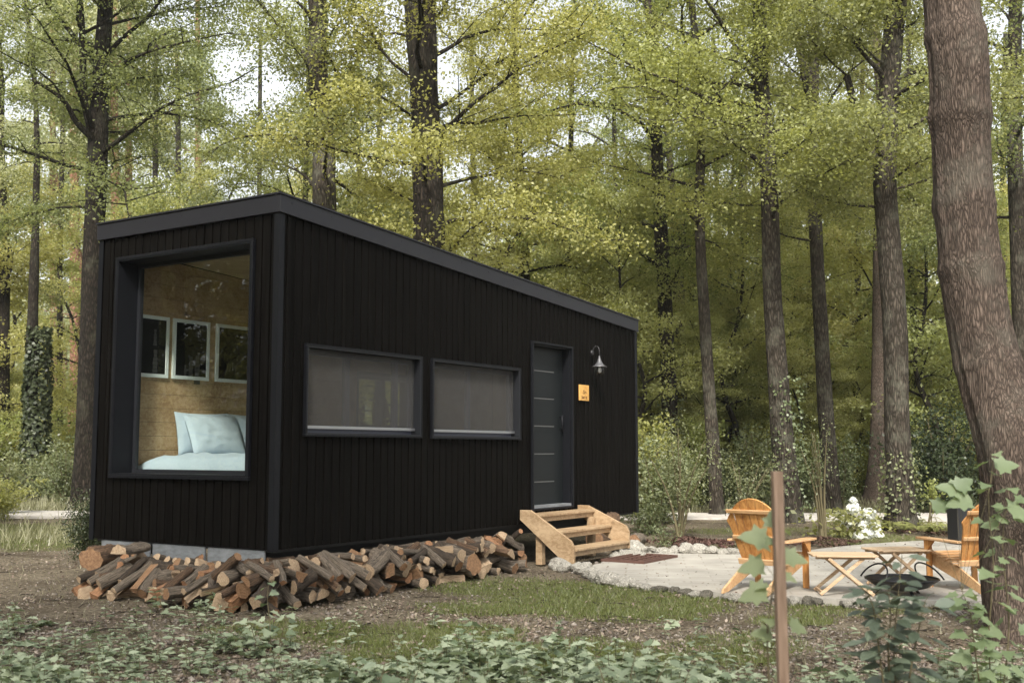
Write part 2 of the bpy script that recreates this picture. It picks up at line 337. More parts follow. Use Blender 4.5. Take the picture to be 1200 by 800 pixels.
OVAL = [(0, 0), (.22, .17), (.5, .24), (.8, .15), (1, 0), (.8, -.15), (.5, -.24), (.22, -.17)]
LOBED = [(0, 0), (.08, .30), (.02, .52), (.28, .40), (.48, .56), (.56, .30), (.80, .22), (1.05, 0), (.80, -.22), (.56, -.30), (.48, -.56), (.28, -.40), (.02, -.52), (.08, -.30)]
def shaped_leaves(base, adir, nrm, size, shape, fold=.25, droop=.15):
    """real outlines: each leaf from base along adir, folded at its midrib (triangle fan from a midrib point)"""
    n = len(base); a = adir/np.linalg.norm(adir, axis=1)[:, None]; nr = nrm-(nrm*a).sum(1)[:, None]*a; nr /= np.linalg.norm(nr, axis=1)[:, None]; b = np.cross(nr, a)
    S = np.asarray(shape); k = len(S); size = np.broadcast_to(size, (n,))
    P = [base[:, None, :] + size[:, None, None]*(S[None, :, 0:1]*a[:, None, :] + S[None, :, 1:2]*b[:, None, :] + (np.abs(S[None, :, 1:2])*fold - S[None, :, 0:1]**2*droop)*nr[:, None, :])]
    mid = base[:, None, :] + size[:, None, None]*(.45*a[:, None, :] - .03*nr[:, None, :])
    V = np.concatenate([P[0], mid], 1).reshape(-1, 3); ks = k+1
    f = np.array([(i, (i+1) % k, k) for i in range(k)]).ravel()
    return V, (np.arange(n)[:, None]*ks + f[None, :]).ravel()

class Leaves:
    def __init__(s): s.V = []; s.F = []; s.n = 0
    def add(s, V, F): s.V.append(V); s.F.append(np.asarray(F)+s.n); s.n += len(V)
    def build(s, name, m, parent=None, nper=4):
        return link(name, np_mesh(name, np.concatenate(s.V), np.concatenate(s.F), nper), m, parent)
def value_noise2(x, y, seed=0):
    def h(i, j): 
        q = (i*374761393 + j*668265263 + seed*1442695041) & 0xffffffff; q = ((q ^ (q >> 13))*1274126177) & 0xffffffff
        return ((q ^ (q >> 16)) & 0xffff)/65535.0
    x = np.asarray(x, float); y = np.asarray(y, float); i = np.floor(x).astype(np.int64); j = np.floor(y).astype(np.int64); fx = x-i; fy = y-j
    fx = fx*fx*(3-2*fx); fy = fy*fy*(3-2*fy)
    return (h(i, j)*(1-fx)+h(i+1, j)*fx)*(1-fy)+(h(i, j+1)*(1-fx)+h(i+1, j+1)*fx)*fy
def fbm(x, y, seed=0, o=4):
    return sum(value_noise2(x*2**k, y*2**k, seed+k)*.5**(k+1) for k in range(o))/(1-.5**o)

# ------------------------------------------------------------------ ordinal labels
ORD = ['first', 'second', 'third', 'fourth', 'fifth', 'sixth', 'seventh', 'eighth', 'ninth', 'tenth', 'eleventh', 'twelfth', 'thirteenth', 'fourteenth', 'fifteenth', 'sixteenth', 'seventeenth', 'eighteenth', 'nineteenth', 'twentieth']
def make_unique(items, frm):
    """items: [(object, label, sort key)]: look-alikes get their place counted from a landmark"""
    by = {}
    for o, l, k in items: by.setdefault(l, []).append((k, o))
    for l, v in by.items():
        v.sort(key=lambda t: t[0])
        for i, (k, o) in enumerate(v):
            o['label'] = l if len(v) == 1 else f"{l}, {ORD[min(i, 19)]} {frm}"

# ================================================================== GROUND
# grass cover over the ground: ellipses measured on the photograph, with ragged edges
GP = [(600, 688, 110, 14, 1), (720, 704, 150, 24, 1.05), (560, 712, 90, 12, .8), (330, 700, 60, 9, .6), (470, 745, 160, 16, .9), (700, 765, 150, 22, .8), (860, 760, 90, 20, .75),
      (1000, 712, 110, 10, .8), (860, 640, 70, 6, .7), (1020, 632, 70, 9, 1.2), (900, 622, 120, 5, .7), (40, 628, 95, 17, 1.3), (420, 785, 120, 16, .5), (560, 772, 220, 22, .95), (330, 735, 110, 10, .7), (930, 725, 60, 8, .8), (1100, 620, 18, 8, .6), (950, 650, 60, 6, .6)]
def grass_amount(x, y):
    x = np.asarray(x, float); y = np.asarray(y, float)
    yc = y*math.cos(PITCH)-CAMZ*math.sin(PITCH); yc = np.maximum(yc, .5)
    px = 600+F_PX*x/yc; py = 400+F_PX*(CAMZ*math.cos(PITCH)+y*math.sin(PITCH))/yc
    n = fbm(x*1.3, y*1.3, 3); n2 = fbm(x*5, y*5, 9, 3); a = np.zeros_like(x)
    for cx, cy, rx, ry, s in GP:
        d = ((px-cx)/rx)**2+((py-cy)/ry)**2
        a = np.maximum(a, s*np.clip(1.35-d, 0, 1))
    a = a*(.45+1.1*n)
    far = (np.clip((y-22.8)/1.5, 0, 1))*(.35+.9*n)
    a = np.maximum(a, far)
    return np.clip((a-.27+(n2-.5)*.9)*1.5, 0, 1)
def ground_z(x, y):
    x = np.asarray(x, float); y = np.asarray(y, float)
    z = (fbm(x*.9, y*.9, 21)-.5)*.05 + (fbm(x*5, y*5, 22, 3)-.5)*.022
    far = np.clip((y-26)/30, 0, 1)*(fbm(x*.12, y*.12, 5)-.35)*1.2
    return z+far-.012
def gz(x, y): return float(ground_z(np.array([x]), np.array([y]))[0])
def build_ground():
    ys = np.concatenate([np.arange(-3, 3, .5), np.arange(3, 16, .07), np.arange(16, 27, .16), np.arange(27, 60, 1.0), np.array([62, 68, 76, 90, 110, 150, 220, 320, 500])])
    xs = np.concatenate([-np.array([500, 320, 220, 150, 110, 80, 60, 45, 35, 28, 23, 19, 16.]), np.arange(-14, -8, .2), np.arange(-8, 9, .08), np.arange(9, 15, .2), np.array([16, 19, 23, 28, 35, 45, 60, 80, 110, 150, 220, 320, 500.])])
    Xg, Yg = np.meshgrid(xs, ys); Z = ground_z(Xg, Yg)
    V = np.stack([Xg, Yg, Z], -1).reshape(-1, 3); nx = len(xs); ny = len(ys)
    i = np.arange(nx-1)[None, :]+np.arange(ny-1)[:, None]*nx
    me = np_mesh('ground', V, np.stack([i, i+1, i+nx+1, i+nx], -1).reshape(-1), 4)
    at = me.color_attributes.new('cover', 'FLOAT_COLOR', 'POINT'); ga = grass_amount(V[:, 0], V[:, 1])
    at.data.foreach_set('color', np.stack([ga, ga, ga, np.ones_like(ga)], -1).astype(np.float32).ravel())
    me.polygons.foreach_set('use_smooth', [True]*len(me.polygons))
    m = bpy.data.materials.new('forest_soil'); m.use_nodes = True; n = m.node_tree.nodes; l = m.node_tree.links; p = n['Principled BSDF']; p.inputs['Roughness'].default_value = .95; p.inputs['Specular IOR Level'].default_value = .1
    t = n.new('ShaderNodeTexCoord')
    def nz(s, d=6, r=.6):
        a = n.new('ShaderNodeTexNoise'); a.inputs['Scale'].default_value = s; a.inputs['Detail'].default_value = d; a.inputs['Roughness'].default_value = r; l.new(t.outputs['Object'], a.inputs['Vector']); return a
    a = nz(1.1); r = n.new('ShaderNodeValToRGB'); e = r.color_ramp.elements; e[0].position = .33; e[0].color = (.085, .070, .052, 1); e[1].position = .66; e[1].color = (.19, .168, .13, 1)
    l.new(a.outputs['Fac'], r.inputs[0])
    b = nz(34, 4, .7); rb = n.new('ShaderNodeValToRGB'); e = rb.color_ramp.elements; e[0].position = .36; e[0].color = (.38, .33, .28, 1); e[1].position = .68; e[1].color = (1.55, 1.5, 1.42, 1)
    l.new(b.outputs['Fac'], rb.inputs[0])
    mu = n.new('ShaderNodeMix'); mu.data_type = 'RGBA'; mu.blend_type = 'MULTIPLY'; mu.inputs[0].default_value = 1; l.new(r.outputs[0], mu.inputs[6]); l.new(rb.outputs[0], mu.inputs[7])
    ca = n.new('ShaderNodeVertexColor'); ca.layer_name = 'cover'; gn = nz(14)
    gm = n.new('ShaderNodeMath'); gm.operation = 'MULTIPLY'; l.new(ca.outputs[0], gm.inputs[0]); gg = n.new('ShaderNodeMapRange'); gg.inputs[1].default_value = .3; gg.inputs[2].default_value = .6; l.new(gn.outputs['Fac'], gg.inputs[0]); l.new(gg.outputs[0], gm.inputs[1])
    gc = n.new('ShaderNodeValToRGB'); e = gc.color_ramp.elements; e[0].color = (.06, .068, .022, 1); e[1].color = (.135, .145, .05, 1); l.new(b.outputs['Fac'], gc.inputs[0])
    mx = n.new('ShaderNodeMix'); mx.data_type = 'RGBA'; l.new(gm.outputs[0], mx.inputs[0]); l.new(mu.outputs[2], mx.inputs[6]); l.new(gc.outputs[0], mx.inputs[7]); l.new(mx.outputs[2], p.inputs['Base Color'])
    bb = n.new('ShaderNodeBump'); bb.inputs['Strength'].default_value = .9; bb.inputs['Distance'].default_value = .03; l.new(b.outputs['Fac'], bb.inputs['Height']); l.new(bb.outputs[0], p.inputs['Normal'])
    tag(link('ground', me, m), kind='structure')
build_ground()

def flat_poly_sheet(name, poly, z, m, thick=.05, rag=.0, kind='structure'):
    """a slab with a ragged outline"""
    pts = []
    for i, p in enumerate(poly):
        q = poly[(i+1) % len(poly)]; d = math.hypot(q[0]-p[0], q[1]-p[1]); k = max(1, int(d/.12))
        for j in range(k):
            t = j/k; pts.append((p[0]+(q[0]-p[0])*t+rnd.uniform(-rag, rag), p[1]+(q[1]-p[1])*t+rnd.uniform(-rag, rag)))
    b = MB(); b.prism(pts, 2, z-thick, z); o = b.build(name, m); 
    if kind: tag(o, kind=kind)
    return o
# pale stone patio
PATIO = [(.78, 11.9), (.95, 11.0), (1.35, 10.35), (2.05, 9.72), (3.1, 9.35), (4.3, 9.35), (5.6, 9.7), (6.6, 10.8), (7.0, 12.6), (6.9, 15.0), (5.9, 15.6), (4.7, 14.9), (3.7, 14.0), (2.64, 13.45), (1.5, 13.65), (1.15, 12.9)]
def patio_mat():
    m = mat('pale_limestone_setts', (.50, .47, .42), .85, bump=.3, bscale=25); n = m.node_tree.nodes; l = m.node_tree.links; p = n['Principled BSDF']
    t = n.new('ShaderNodeTexCoord'); mp = n.new('ShaderNodeMapping'); mp.inputs['Rotation'].default_value = (0, 0, .12); l.new(t.outputs['Object'], mp.inputs[0])
    b = n.new('ShaderNodeTexBrick'); b.inputs['Scale'].default_value = 1.0; b.inputs['Brick Width'].default_value = .42; b.inputs['Row Height'].default_value = .17; b.inputs['Mortar Size'].default_value = .012; b.inputs['Mortar Smooth'].default_value = .6
    b.inputs['Color1'].default_value = (.32, .298, .258, 1); b.inputs['Color2'].default_value = (.36, .337, .293, 1); b.inputs['Mortar'].default_value = (.285, .262, .222, 1); l.new(mp.outputs[0], b.inputs['Vector'])
    a = n.new('ShaderNodeTexNoise'); a.inputs['Scale'].default_value = 2.2; a.inputs['Detail'].default_value = 8; l.new(t.outputs['Object'], a.inputs['Vector'])
    r = n.new('ShaderNodeMapRange'); r.inputs[1].default_value = .3; r.inputs[2].default_value = .7; r.inputs[3].default_value = .78; r.inputs[4].default_value = 1.14; l.new(a.outputs['Fac'], r.inputs[0])
    v = n.new('ShaderNodeVectorMath'); v.operation = 'SCALE'; l.new(b.outputs['Color'], v.inputs[0]); l.new(r.outputs[0], v.inputs['Scale']); l.new(v.outputs[0], p.inputs['Base Color'])
    return m
flat_poly_sheet('patio', PATIO, .045, patio_mat(), .12, .025)
pathm = mat('pale_gravel_path', (.36, .33, .30), .95, bump=.5, bscale=40, col2=(.50, .47, .43), cscale=4)
flat_poly_sheet('path', [(1.2, 22.6), (5, 22.3), (9, 22.4), (14, 22.0), (22, 21), (30, 19), (30, 16.5), (20, 17.6), (12, 17.8), (8.2, 16.6), (7.6, 15.5), (6.95, 15.2), (6.6, 16.4), (7.0, 18.2), (7.6, 19.3), (6.2, 20.2), (4, 20.8), (1.0, 21.0), (-3, 20.8), (-3, 22.6)], .035, pathm, .12, .03)
flat_poly_sheet('path', [(-18, 24.2), (-12, 23.4), (-8.8, 23.2), (-6, 23.3), (-3.2, 22.6), (-3.2, 20.8), (-6, 21.2), (-8.6, 21.3), (-12, 21.4), (-18, 21.6)], .031, pathm, .12, .03)

# ================================================================== CABIN
CABIN = empty('cabin', (0, 0, 0), 0, 'black timber clad tiny cabin with sloping roof and picture window, firewood along its foot', 'cabin')
def cab(name, mb, m, parent=CABIN, bevel=0): return mb.build(name, m, parent, bevel, xf=lambda p: C(p.x, p.y, p.z))
def H(u): return CH1-.145+(CH2-CH1)*u/CLEN                       # top of the cladding under the fascia
WIN1 = (.355, 2.016, .99, 1.777); WIN2 = (2.225, 3.894, .985, 1.775); DOOR = (4.20, 5.12, .16, 2.12)
PIC = (.316, 2.137, .616, 2.69); BACKW = (3.72, 4.80, 1.12, 1.80)
def clad_runs(mb, length, openings, top, pos, step=.054):
    """narrow vertical boards with a shadow gap, board on board; pos(s, depth, z) gives the cabin coordinates"""
    xs = [0.0]
    cuts = sorted(set([0, length]+[e for o in openings for e in o[:2]]))
    for a, b in zip(cuts[:-1], cuts[1:]):
        n = max(1, round((b-a)/step)); 
        for i in range(n):
            s0 = a+(b-a)*i/n; s1 = a+(b-a)*(i+1)/n; mid = (s0+s1)/2
            zr = [(0.0, None)]
            spans = []; z = 0.0
            for o in sorted(openings, key=lambda q: q[2]):
                if o[0]-1e-6 <= mid <= o[1]+1e-6:
                    if o[2] > z: spans.append((z, o[2]))
                    z = o[3]
            spans.append((z, 'top'))
            dep = .026 if int(round(s0/step)) % 2 else .034
            for z0, z1 in spans:
                e0 = s0+.0025; e1 = s1-.0025
                t0 = top(s0) if z1 == 'top' else z1; t1 = top(s1) if z1 == 'top' else z1
                if min(t0, t1)-z0 < .01: continue
                vs = [pos(e0, 0, z0), pos(e1, 0, z0), pos(e1, 0, t1), pos(e0, 0, t0), pos(e0+.002, dep, z0), pos(e1-.002, dep, z0), pos(e1-.002, dep, t1), pos(e0+.002, dep, t0)]
                mb.add(vs, [(0,1,2,3),(7,6,5,4),(0,4,5,1),(1,5,6,2),(2,6,7,3),(3,7,4,0)])
def wall_with_holes(mb, length, openings, top, pos, th):
    cuts = sorted(set([0, length]+[e for o in openings for e in o[:2]]))
    for a, b in zip(cuts[:-1], cuts[1:]):
        mid = (a+b)/2; z = 0.0; spans = []
        for o in sorted(openings, key=lambda q: q[2]):
            if o[0] <= mid <= o[1]: spans.append((z, o[2], o[2])); z = o[3]
        spans.append((z, top(a), top(b)))
        for z0, ta, tb in spans:
            vs = [pos(a, 0, z0), pos(b, 0, z0), pos(b, 0, tb), pos(a, 0, ta), pos(a, -th, z0), pos(b, -th, z0), pos(b, -th, tb), pos(a, -th, ta)]
            mb.add(vs, [(0,1,2,3),(7,6,5,4),(0,4,5,1),(1,5,6,2),(2,6,7,3),(3,7,4,0)])
IN = .034                                                       # cladding depth; structural wall face lies that far inside
faces = {
 'front': (CLEN, [WIN1, WIN2, DOOR], H, lambda s, d, z: (s, IN-d, z)),
 'end':   (CWID, [PIC], lambda s: H(0), lambda s, d, z: (IN-d, s, z)),
 'rear':  (CLEN, [BACKW], H, lambda s, d, z: (s, CWID-IN+d, z)),
 'far':   (CWID, [], lambda s: H(CLEN), lambda s, d, z: (CLEN-IN+d, s, z))}
def Hin(u): return H(u)-.004
for k, (ln, op, tp, ps) in faces.items():
    b = MB(); clad_runs(b, ln, op, tp, ps); o = cab('wall', b, M['clad'])
    shell = MB()
    ins = .0 if k in ('front', 'rear') else IN+.101
    if k in ('front', 'rear'): wall_with_holes(shell, ln-2*IN-.004, [(q[0]-IN-.002, q[1]-IN-.002, q[2], q[3]) for q in op], lambda s: H(s)-.01, (lambda s, d, z, ps=ps: ps(s+IN+.002, d-.001, z+.003)), .10)
    else: wall_with_holes(shell, ln-2*ins-.004, [(q[0]-ins-.002, q[1]-ins-.002, q[2], q[3]) for q in op], (lambda s, tp=tp: tp(s)-.014), (lambda s, d, z, ps=ps, ins=ins: ps(s+ins+.002, d-.001, z+.003)), .10)
    cab('wall_core', shell, M['shed'], o)
# floor, ceiling, rear pine lining
b = MB(); b.box((.14, .14, .02), (CLEN-.14, CWID-.14, .14)); cab('floor', b, M['pineceil'])
b = MB()
def slopebox(b, u0, u1, v0, v1, zoff0, zoff1, mi=0):
    vs = [(u, v, H(u)+zo) for zo in (zoff0, zoff1) for (u, v) in ((u0, v0), (u1, v0), (u1, v1), (u0, v1))]
    b.add(vs, [(0,3,2,1),(4,5,6,7),(0,1,5,4),(1,2,6,5),(2,3,7,6),(3,0,4,7)], mi)
slopebox(b, .14, CLEN-.14, .14, CWID-.14, -.06, -.018); cab('ceiling', b, M['pineceil'])
def lining(b, u0, u1, v0, v1, holes=()):
    z = .14; k = 0
    while z < 2.98:
        z1 = z+.142
        segs = [(u0, u1)]
        for h in holes:
            if z1 > h[2] and z < h[3]: segs = [(a_, b_) for s in segs for a_, b_ in ((s[0], min(s[1], h[0])), (max(s[0], h[1]), s[1])) if b_-a_ > .01]
        for a_, b_ in segs:
            aa = a_
            while aa < b_-.01:
                bb = min(b_, aa+2.3+(k*37 % 5)*.2); t0 = min(z1-.003, H(aa)-.062); t1 = min(z1-.003, H(bb)-.062)
                if t1 > z+.004: vs = [(aa+.0015, v0, z), (bb-.0015, v0, z), (bb-.0015, v1, z), (aa+.0015, v1, z), (aa+.0015, v0, t0), (bb-.0015, v0, t1), (bb-.0015, v1, t1), (aa+.0015, v1, t0)]; b.add(vs, [(0,3,2,1),(4,5,6,7),(0,1,5,4),(1,2,6,5),(2,3,7,6),(3,0,4,7)])
                elif t0 > z+.004: ub = aa+(bb-aa)*min(1, (t0-z)/max(t0-t1, .001)); vs = [(aa+.0015, v0, z), (ub, v0, z), (ub, v1, z), (aa+.0015, v1, z), (aa+.0015, v0, t0), (aa+.0015, v1, t0)]; b.add(vs, [(0,3,2,1),(0,1,4),(3,5,2),(0,4,5,3),(1,2,5,4)])
                aa = bb
                k += 1
        z = z1
b = MB(); lining(b, .145, 6.8, CWID-.155, CWID-.137, [BACKW]); cab('lining', b, M['pineint'])
b = MB()                                                     # partition beyond the bed and front lining
lining(b, .145, 6.8, .137, .153, [WIN1, WIN2, DOOR]); cab('lining', b, M['pineint'])
b = MB(); b.box((6.8, .16, .14), (6.83, CWID-.16, 2.4)); cab('lining', b, M['pineint'])
# corner trims and fascia and roof
def box_part(name, lo, hi, m, parent=CABIN, bevel=0):
    b = MB(); b.box(lo, hi); return cab(name, b, m, parent, bevel)
for u, v in ((0, 0), (0, CWID), (CLEN, 0), (CLEN, CWID)):
    b = MB(); su = 1 if u == 0 else -1; s_v = 1 if v == 0 else -1; t = H(u)-.004
    def bb(a0, a1, c0, c1): b.box((min(u+su*a0, u+su*a1), min(v+s_v*c0, v+s_v*c1), -.012), (max(u+su*a0, u+su*a1), max(v+s_v*c0, v+s_v*c1), t))
    bb(-.010, .055, -.010, -.004); bb(-.010, -.004, -.0035, .055)
    for i in range(8):
        z = .15+i*.38
        b.lathe([(0.0001, .0), (.006, .0), (.006, .004), (.0001, .006)], 8, (u+su*.03, v-s_v*.012, z))
    cab('corner_trim', b, M['trim'])
def fascia():
    b = MB(); o1 = .028; o2 = .004; T = .152
    for (u0, v0, u1, v1) in ((-o1, -o1, CLEN+o1, -o2), (-o1, CWID+o2, CLEN+o1, CWID+o1), (-o1, -o2+.0005, -o2, CWID+o2-.0005), (CLEN+o2, -o2+.0005, CLEN+o1, CWID+o2-.0005)):
        vs = [(u, v, H(u)+zo) for zo in (-.004, T) for (u, v) in ((u0, v0), (u1, v0), (u1, v1), (u0, v1))]
        b.add(vs, [(0,3,2,1),(4,5,6,7),(0,1,5,4),(1,2,6,5),(2,3,7,6),(3,0,4,7)])
    return b
fa = cab('fascia', fascia(), M['anth'], bevel=.003)
b = MB()
for i in range(14):
    u = .12+i*.52; b.box((u-.006, -.032, H(u)+.10), (u+.006, -.0285, H(u)+.112))
for i in range(5):
    v = .2+i*.52; b.box((-.032, v-.006, H(0)+.10), (-.0285, v+.006, H(0)+.112))
cab('screw', b, M['anthd'], fa)
b = MB(); slopebox(b, -.04, CLEN+.04, -.04, CWID+.04, .154, .170); cab('roof', b, M['anth'])
b = MB(); slopebox(b, 0.0, CLEN, 0.0, CWID, .002, .15); cab('roof_deck', b, M['shed'])
# underside
b = MB(); b.box((.05, .05, -.03), (CLEN-.05, CWID-.05, -.006)); cab('underfloor', b, M['underdark'])
b = MB()
for v in (.35, CWID-.45): b.box((.15, v, -.16), (CLEN-.2, v+.1, -.032))
for u in (1.2, 3.3, 5.4): b.box((u, .451, -.14), (u+.08, CWID-.451, -.04))
cab('chassis', b, M['underdark'])
b = MB()
for i in range(3):
    v0 = .12+i*.74; b.box((.02, v0, -.145), (.035, v0+.70, -.014)); 
    pass
cab('skirt_panel', b, M['galv'])
for (u, v) in ((.5, .4), (3.55, .4), (6.5, .4), (.5, 2.0), (3.55, 2.0), (6.5, 2.0)):
    b = MB(); b.box((u-.1, v-.1, -.47), (u+.1, v+.1, -.30)); b.box((u-.07, v-.07, -.299), (u+.07, v+.07, -.161)); cab('support_block', b, M['concrete'])

# picture window in the end wall
v0, v1, z0, z1 = PIC
def ring(b, a0, a1, z0, z1, wd, mk, mi=0):
    """rectangular ring in (a, z); mk(a_lo, a_hi, z_lo, z_hi) -> box corners"""
    for q in ((a0, a1, z1-wd, z1), (a0, a1, z0, z0+wd), (a0, a0+wd, z0+wd+.0004, z1-wd-.0004), (a1-wd, a1, z0+wd+.0004, z1-wd-.0004)): b.box(*mk(*q), mi)
pw = MB(); ring(pw, v0-.03, v1+.03, z0-.03, z1+.03, .0295, lambda a, c, d, e: ((-.035, a, d), (.0, c, e)))
pwo = cab('window', pw, M['trim'], bevel=.002)
b = MB()                                                     # deep lined reveal
b.box((-.03, v0, z0), (.26, v0+.012, z1)); b.box((-.03, v1-.012, z0), (.26, v1, z1))
b.box((-.03, v0+.0125, z1-.012), (.26, v1-.0125, z1)); b.box((-.03, v0+.0125, z0), (.26, v1-.0125, z0+.012)); cab('reveal', b, M['trim'], pwo)
b = MB(); ring(b, v0+.013, v1-.013, z0+.013, z1-.013, .035, lambda a, c, d, e: ((.205, a, d), (.25, c, e))); cab('frame', b, M['anthd'], pwo)
gm = glass_mat('window_glass')
b = MB(); b.box((.225, v0+.045, z0+.045), (.229, v1-.045, z1-.045)); cab('pane', b, gm, pwo)

# side windows with outer screens
scr = bpy.data.materials.new('woven_screen'); scr.use_nodes = True
n = scr.node_tree.nodes; l = scr.node_tree.links; n.clear(); o_ = n.new('ShaderNodeOutputMaterial'); x_ = n.new('ShaderNodeMixShader'); d_ = n.new('ShaderNodeBsdfDiffuse'); t_ = n.new('ShaderNodeBsdfTransparent')
d_.inputs[0].default_value = (.085, .083, .080, 1); x_.inputs[0].default_value = .43; t_.inputs[0].default_value = (1, 1, 1, 1)
tl_ = n.new('ShaderNodeBsdfTranslucent'); tl_.inputs[0].default_value = (.08, .07, .06, 1); a_ = n.new('ShaderNodeAddShader'); l.new(d_.outputs[0], a_.inputs[0]); l.new(tl_.outputs[0], a_.inputs[1])
l.new(t_.outputs[0], x_.inputs[1]); l.new(a_.outputs[0], x_.inputs[2]); l.new(x_.outputs[0], o_.inputs[0])
mull = mat('grey_blue_window_profile', (.055, .06, .085), .4)
def side_window(W_, mulls, reflect=False):
    u0, u1, z0, z1 = W_
    b = MB(); ring(b, u0-.02, u1+.02, z0-.02, z1+.02, .0195, lambda a, c, d, e: ((a, -.035, d), (c, .0, e))); wo_ = cab('window', b, M['trim'], bevel=.002)
    b = MB(); b.box((u0, -.03, z0), (u0+.012, .14, z1)); b.box((u1-.012, -.03, z0), (u1, .14, z1)); b.box((u0+.0125, -.03, z1-.012), (u1-.0125, .14, z1)); b.box((u0+.0125, -.03, z0), (u1-.0125, .14, z0+.012)); cab('reveal', b, M['anthd'], wo_)
    b = MB(); ring(b, u0+.013, u1-.013, z0+.013, z1-.013, .05, lambda a, c, d, e: ((a, .085, d), (c, .125, e)))
    for mu_ in mulls: b.box((mu_-.035, .0855, z0+.064), (mu_+.035, .1245, z1-.064))
    cab('frame', b, mull, wo_)
    b = MB(); b.box((u0+.06, .100, z0+.06), (u1-.06, .103, z1-.06)); cab('pane', b, gm, wo_)
    b = MB(); b.box((u0+.02, .054, z0+.075), (u1-.02, .0555, z1-.02)); so = cab('screen', b, scr, wo_)
    b = MB(); b.box((u0+.018, .030, z0+.050), (u1-.018, .052, z0+.078)); cab('screen_bar', b, M['alu'], so, bevel=.002)
side_window(WIN1, [1.02, 1.75]); side_window(WIN2, [3.02])
b = MB(); u0, u1, z0, z1 = BACKW
ring(b, u0, u1, z0, z1, .05, lambda a, c, d, e: ((a, CWID-.15, d), (c, CWID-.02, e))); b.box(((u0+u1)/2-.03, CWID-.149, z0+.051), ((u0+u1)/2+.03, CWID-.03, z1-.051)); bw = cab('window', b, mull)
b = MB(); b.box((u0+.05, CWID-.09, z0+.05), (u1-.05, CWID-.087, z1-.05)); cab('pane', b, gm, bw)

# door
u0, u1, z0, z1 = DOOR
b = MB(); ring(b, u0-.025, u1+.025, z0-.02, z1+.02, .0245, lambda a, c, d, e: ((a, -.035, d), (c, .0, e))); b.box((u0, -.001, z0+.005), (u0+.02, .15, z1-.005)); b.box((u1-.02, -.001, z0+.005), (u1, .15, z1-.005)); b.box((u0+.021, -.001, z1-.025), (u1-.021, .15, z1-.005))
do = cab('door_frame', b, M['trim'], bevel=.002)
b = MB(); b.box((u0+.022, .10, z0+.035), (u1-.022, .15, z1-.026)); leaf = cab('door', b, M['doorp'], do, bevel=.003)
b = MB(); b.box((u0+.021, -.02, z0+.004), (u1-.021, .098, z0+.034)); cab('threshold', b, M['galv'], do)
b = MB()
for i in range(5):
    z = z0+.30+i*.335; b.box((u0+.06, .096, z), (u0+.68, .0995, z+.012))
cab('inlay', b, M['dullalu'], leaf)
b = MB(); b.tube([(u1-.10, .06, z0+.92), (u1-.10, .06, z0+1.12)], .011, 10); b.box((u1-.105, .061, z0+.94), (u1-.095, .0995, z0+.955)); b.box((u1-.105, .061, z0+1.085), (u1-.095, .0995, z0+1.10)); cab('handle', b, M['trim'], leaf)

# ------------------------------------------------------------------ inside: bed, pillows, photographs
def cabobj(name, mb, m, parent=None, bevel=0): return mb.build(name, m, parent, bevel, xf=lambda p: C(p.x, p.y, p.z))
bed = empty('bed', (0, 0, 0), 0, 'double bed with pale blue bedding seen through the picture window', 'bed')
b = MB(); b.box((.34, .30, .15), (1.98, 2.29, .50)); cabobj('bed_base', b, M['stair'], bed)
def soft_box(u0, u1, v0, v1, z0, z1, seed, amp=.02, res=40):
    """puffy rounded block with creases"""
    V_ = []; Fc = []
    nx, ny = res, res; g = lambda i, j: i*(ny+1)+j
    top = []
    for i in range(nx+1):
        for j in range(ny+1):
            s = i/nx*2-1; t = j/ny*2-1
            e = (1-abs(s)**8)*(1-abs(t)**8)
            u = (u0+u1)/2+s*(u1-u0)/2; v = (v0+v1)/2+t*(v1-v0)/2
            nz_ = mnoise.noise(Vector((u*5+seed, v*3, 0)))*amp+mnoise.noise(Vector((u*14, v*6+seed, 3)))*amp*.7+abs(mnoise.noise(Vector((u*9+v*6, v*2+seed, 9))))*amp
            V_.append((u, v, z0+(z1-z0)*max(e, 0)**.35+nz_*e*1.6))
    Fc = [(g(i, j), g(i+1, j), g(i+1, j+1), g(i, j+1)) for i in range(nx) for j in range(ny)]
    k = len(V_); bd = [g(i, 0) for i in range(nx)]+[g(nx, j) for j in range(ny)]+[g(i, ny) for i in range(nx, 0, -1)]+[g(0, j) for j in range(ny, 0, -1)]
    V_ += [(V_[i][0], V_[i][1], z0-.12) for i in bd]; m_ = len(bd)
    Fc += [(bd[i], bd[(i+1) % m_], k+(i+1) % m_, k+i) for i in range(m_)]
    return V_, Fc
b = MB(); b.add(*soft_box(.33, 2.0, .29, 2.27, .62, .80, 1.3, .018, 48), 0, True); cabobj('duvet', b, M['linen'], bed)
def pillow_mesh():
    b = MB(); N = 28; vs = []
    for side in (1, -1):
        for i in range(N+1):
            for j in range(N+1):
                s = i/N*2-1; t = j/N*2-1; e = (1-s*s)*(1-t*t)
                pinch = 1-.05*(abs(s*t))**2
                y = side*(.085*max(e, 0)**.42)+side*mnoise.noise(Vector((s*3, t*3, side*2.)))*.018*e**.5+side*abs(mnoise.noise(Vector((s*6+t*2, t*5, 4.))))*.014*e**.5
                vs.append((s*.36*(1-.06*(1-t*t)*-1*0-.05*(1-t*t)), y, t*.23*(1-.07*(1-s*s))+.23))
    g = lambda k, i, j: k*(N+1)**2+i*(N+1)+j
    fs = [(g(0, i, j), g(0, i+1, j), g(0, i+1, j+1), g(0, i, j+1)) for i in range(N) for j in range(N)]+[(g(1, i, j+1), g(1, i+1, j+1), g(1, i+1, j), g(1, i, j)) for i in range(N) for j in range(N)]
    b.add(vs, fs, 0, True); return b
p0 = pillow_mesh().build('pillow', M['linen'])
rzb = math.atan2(CX.y, CX.x)
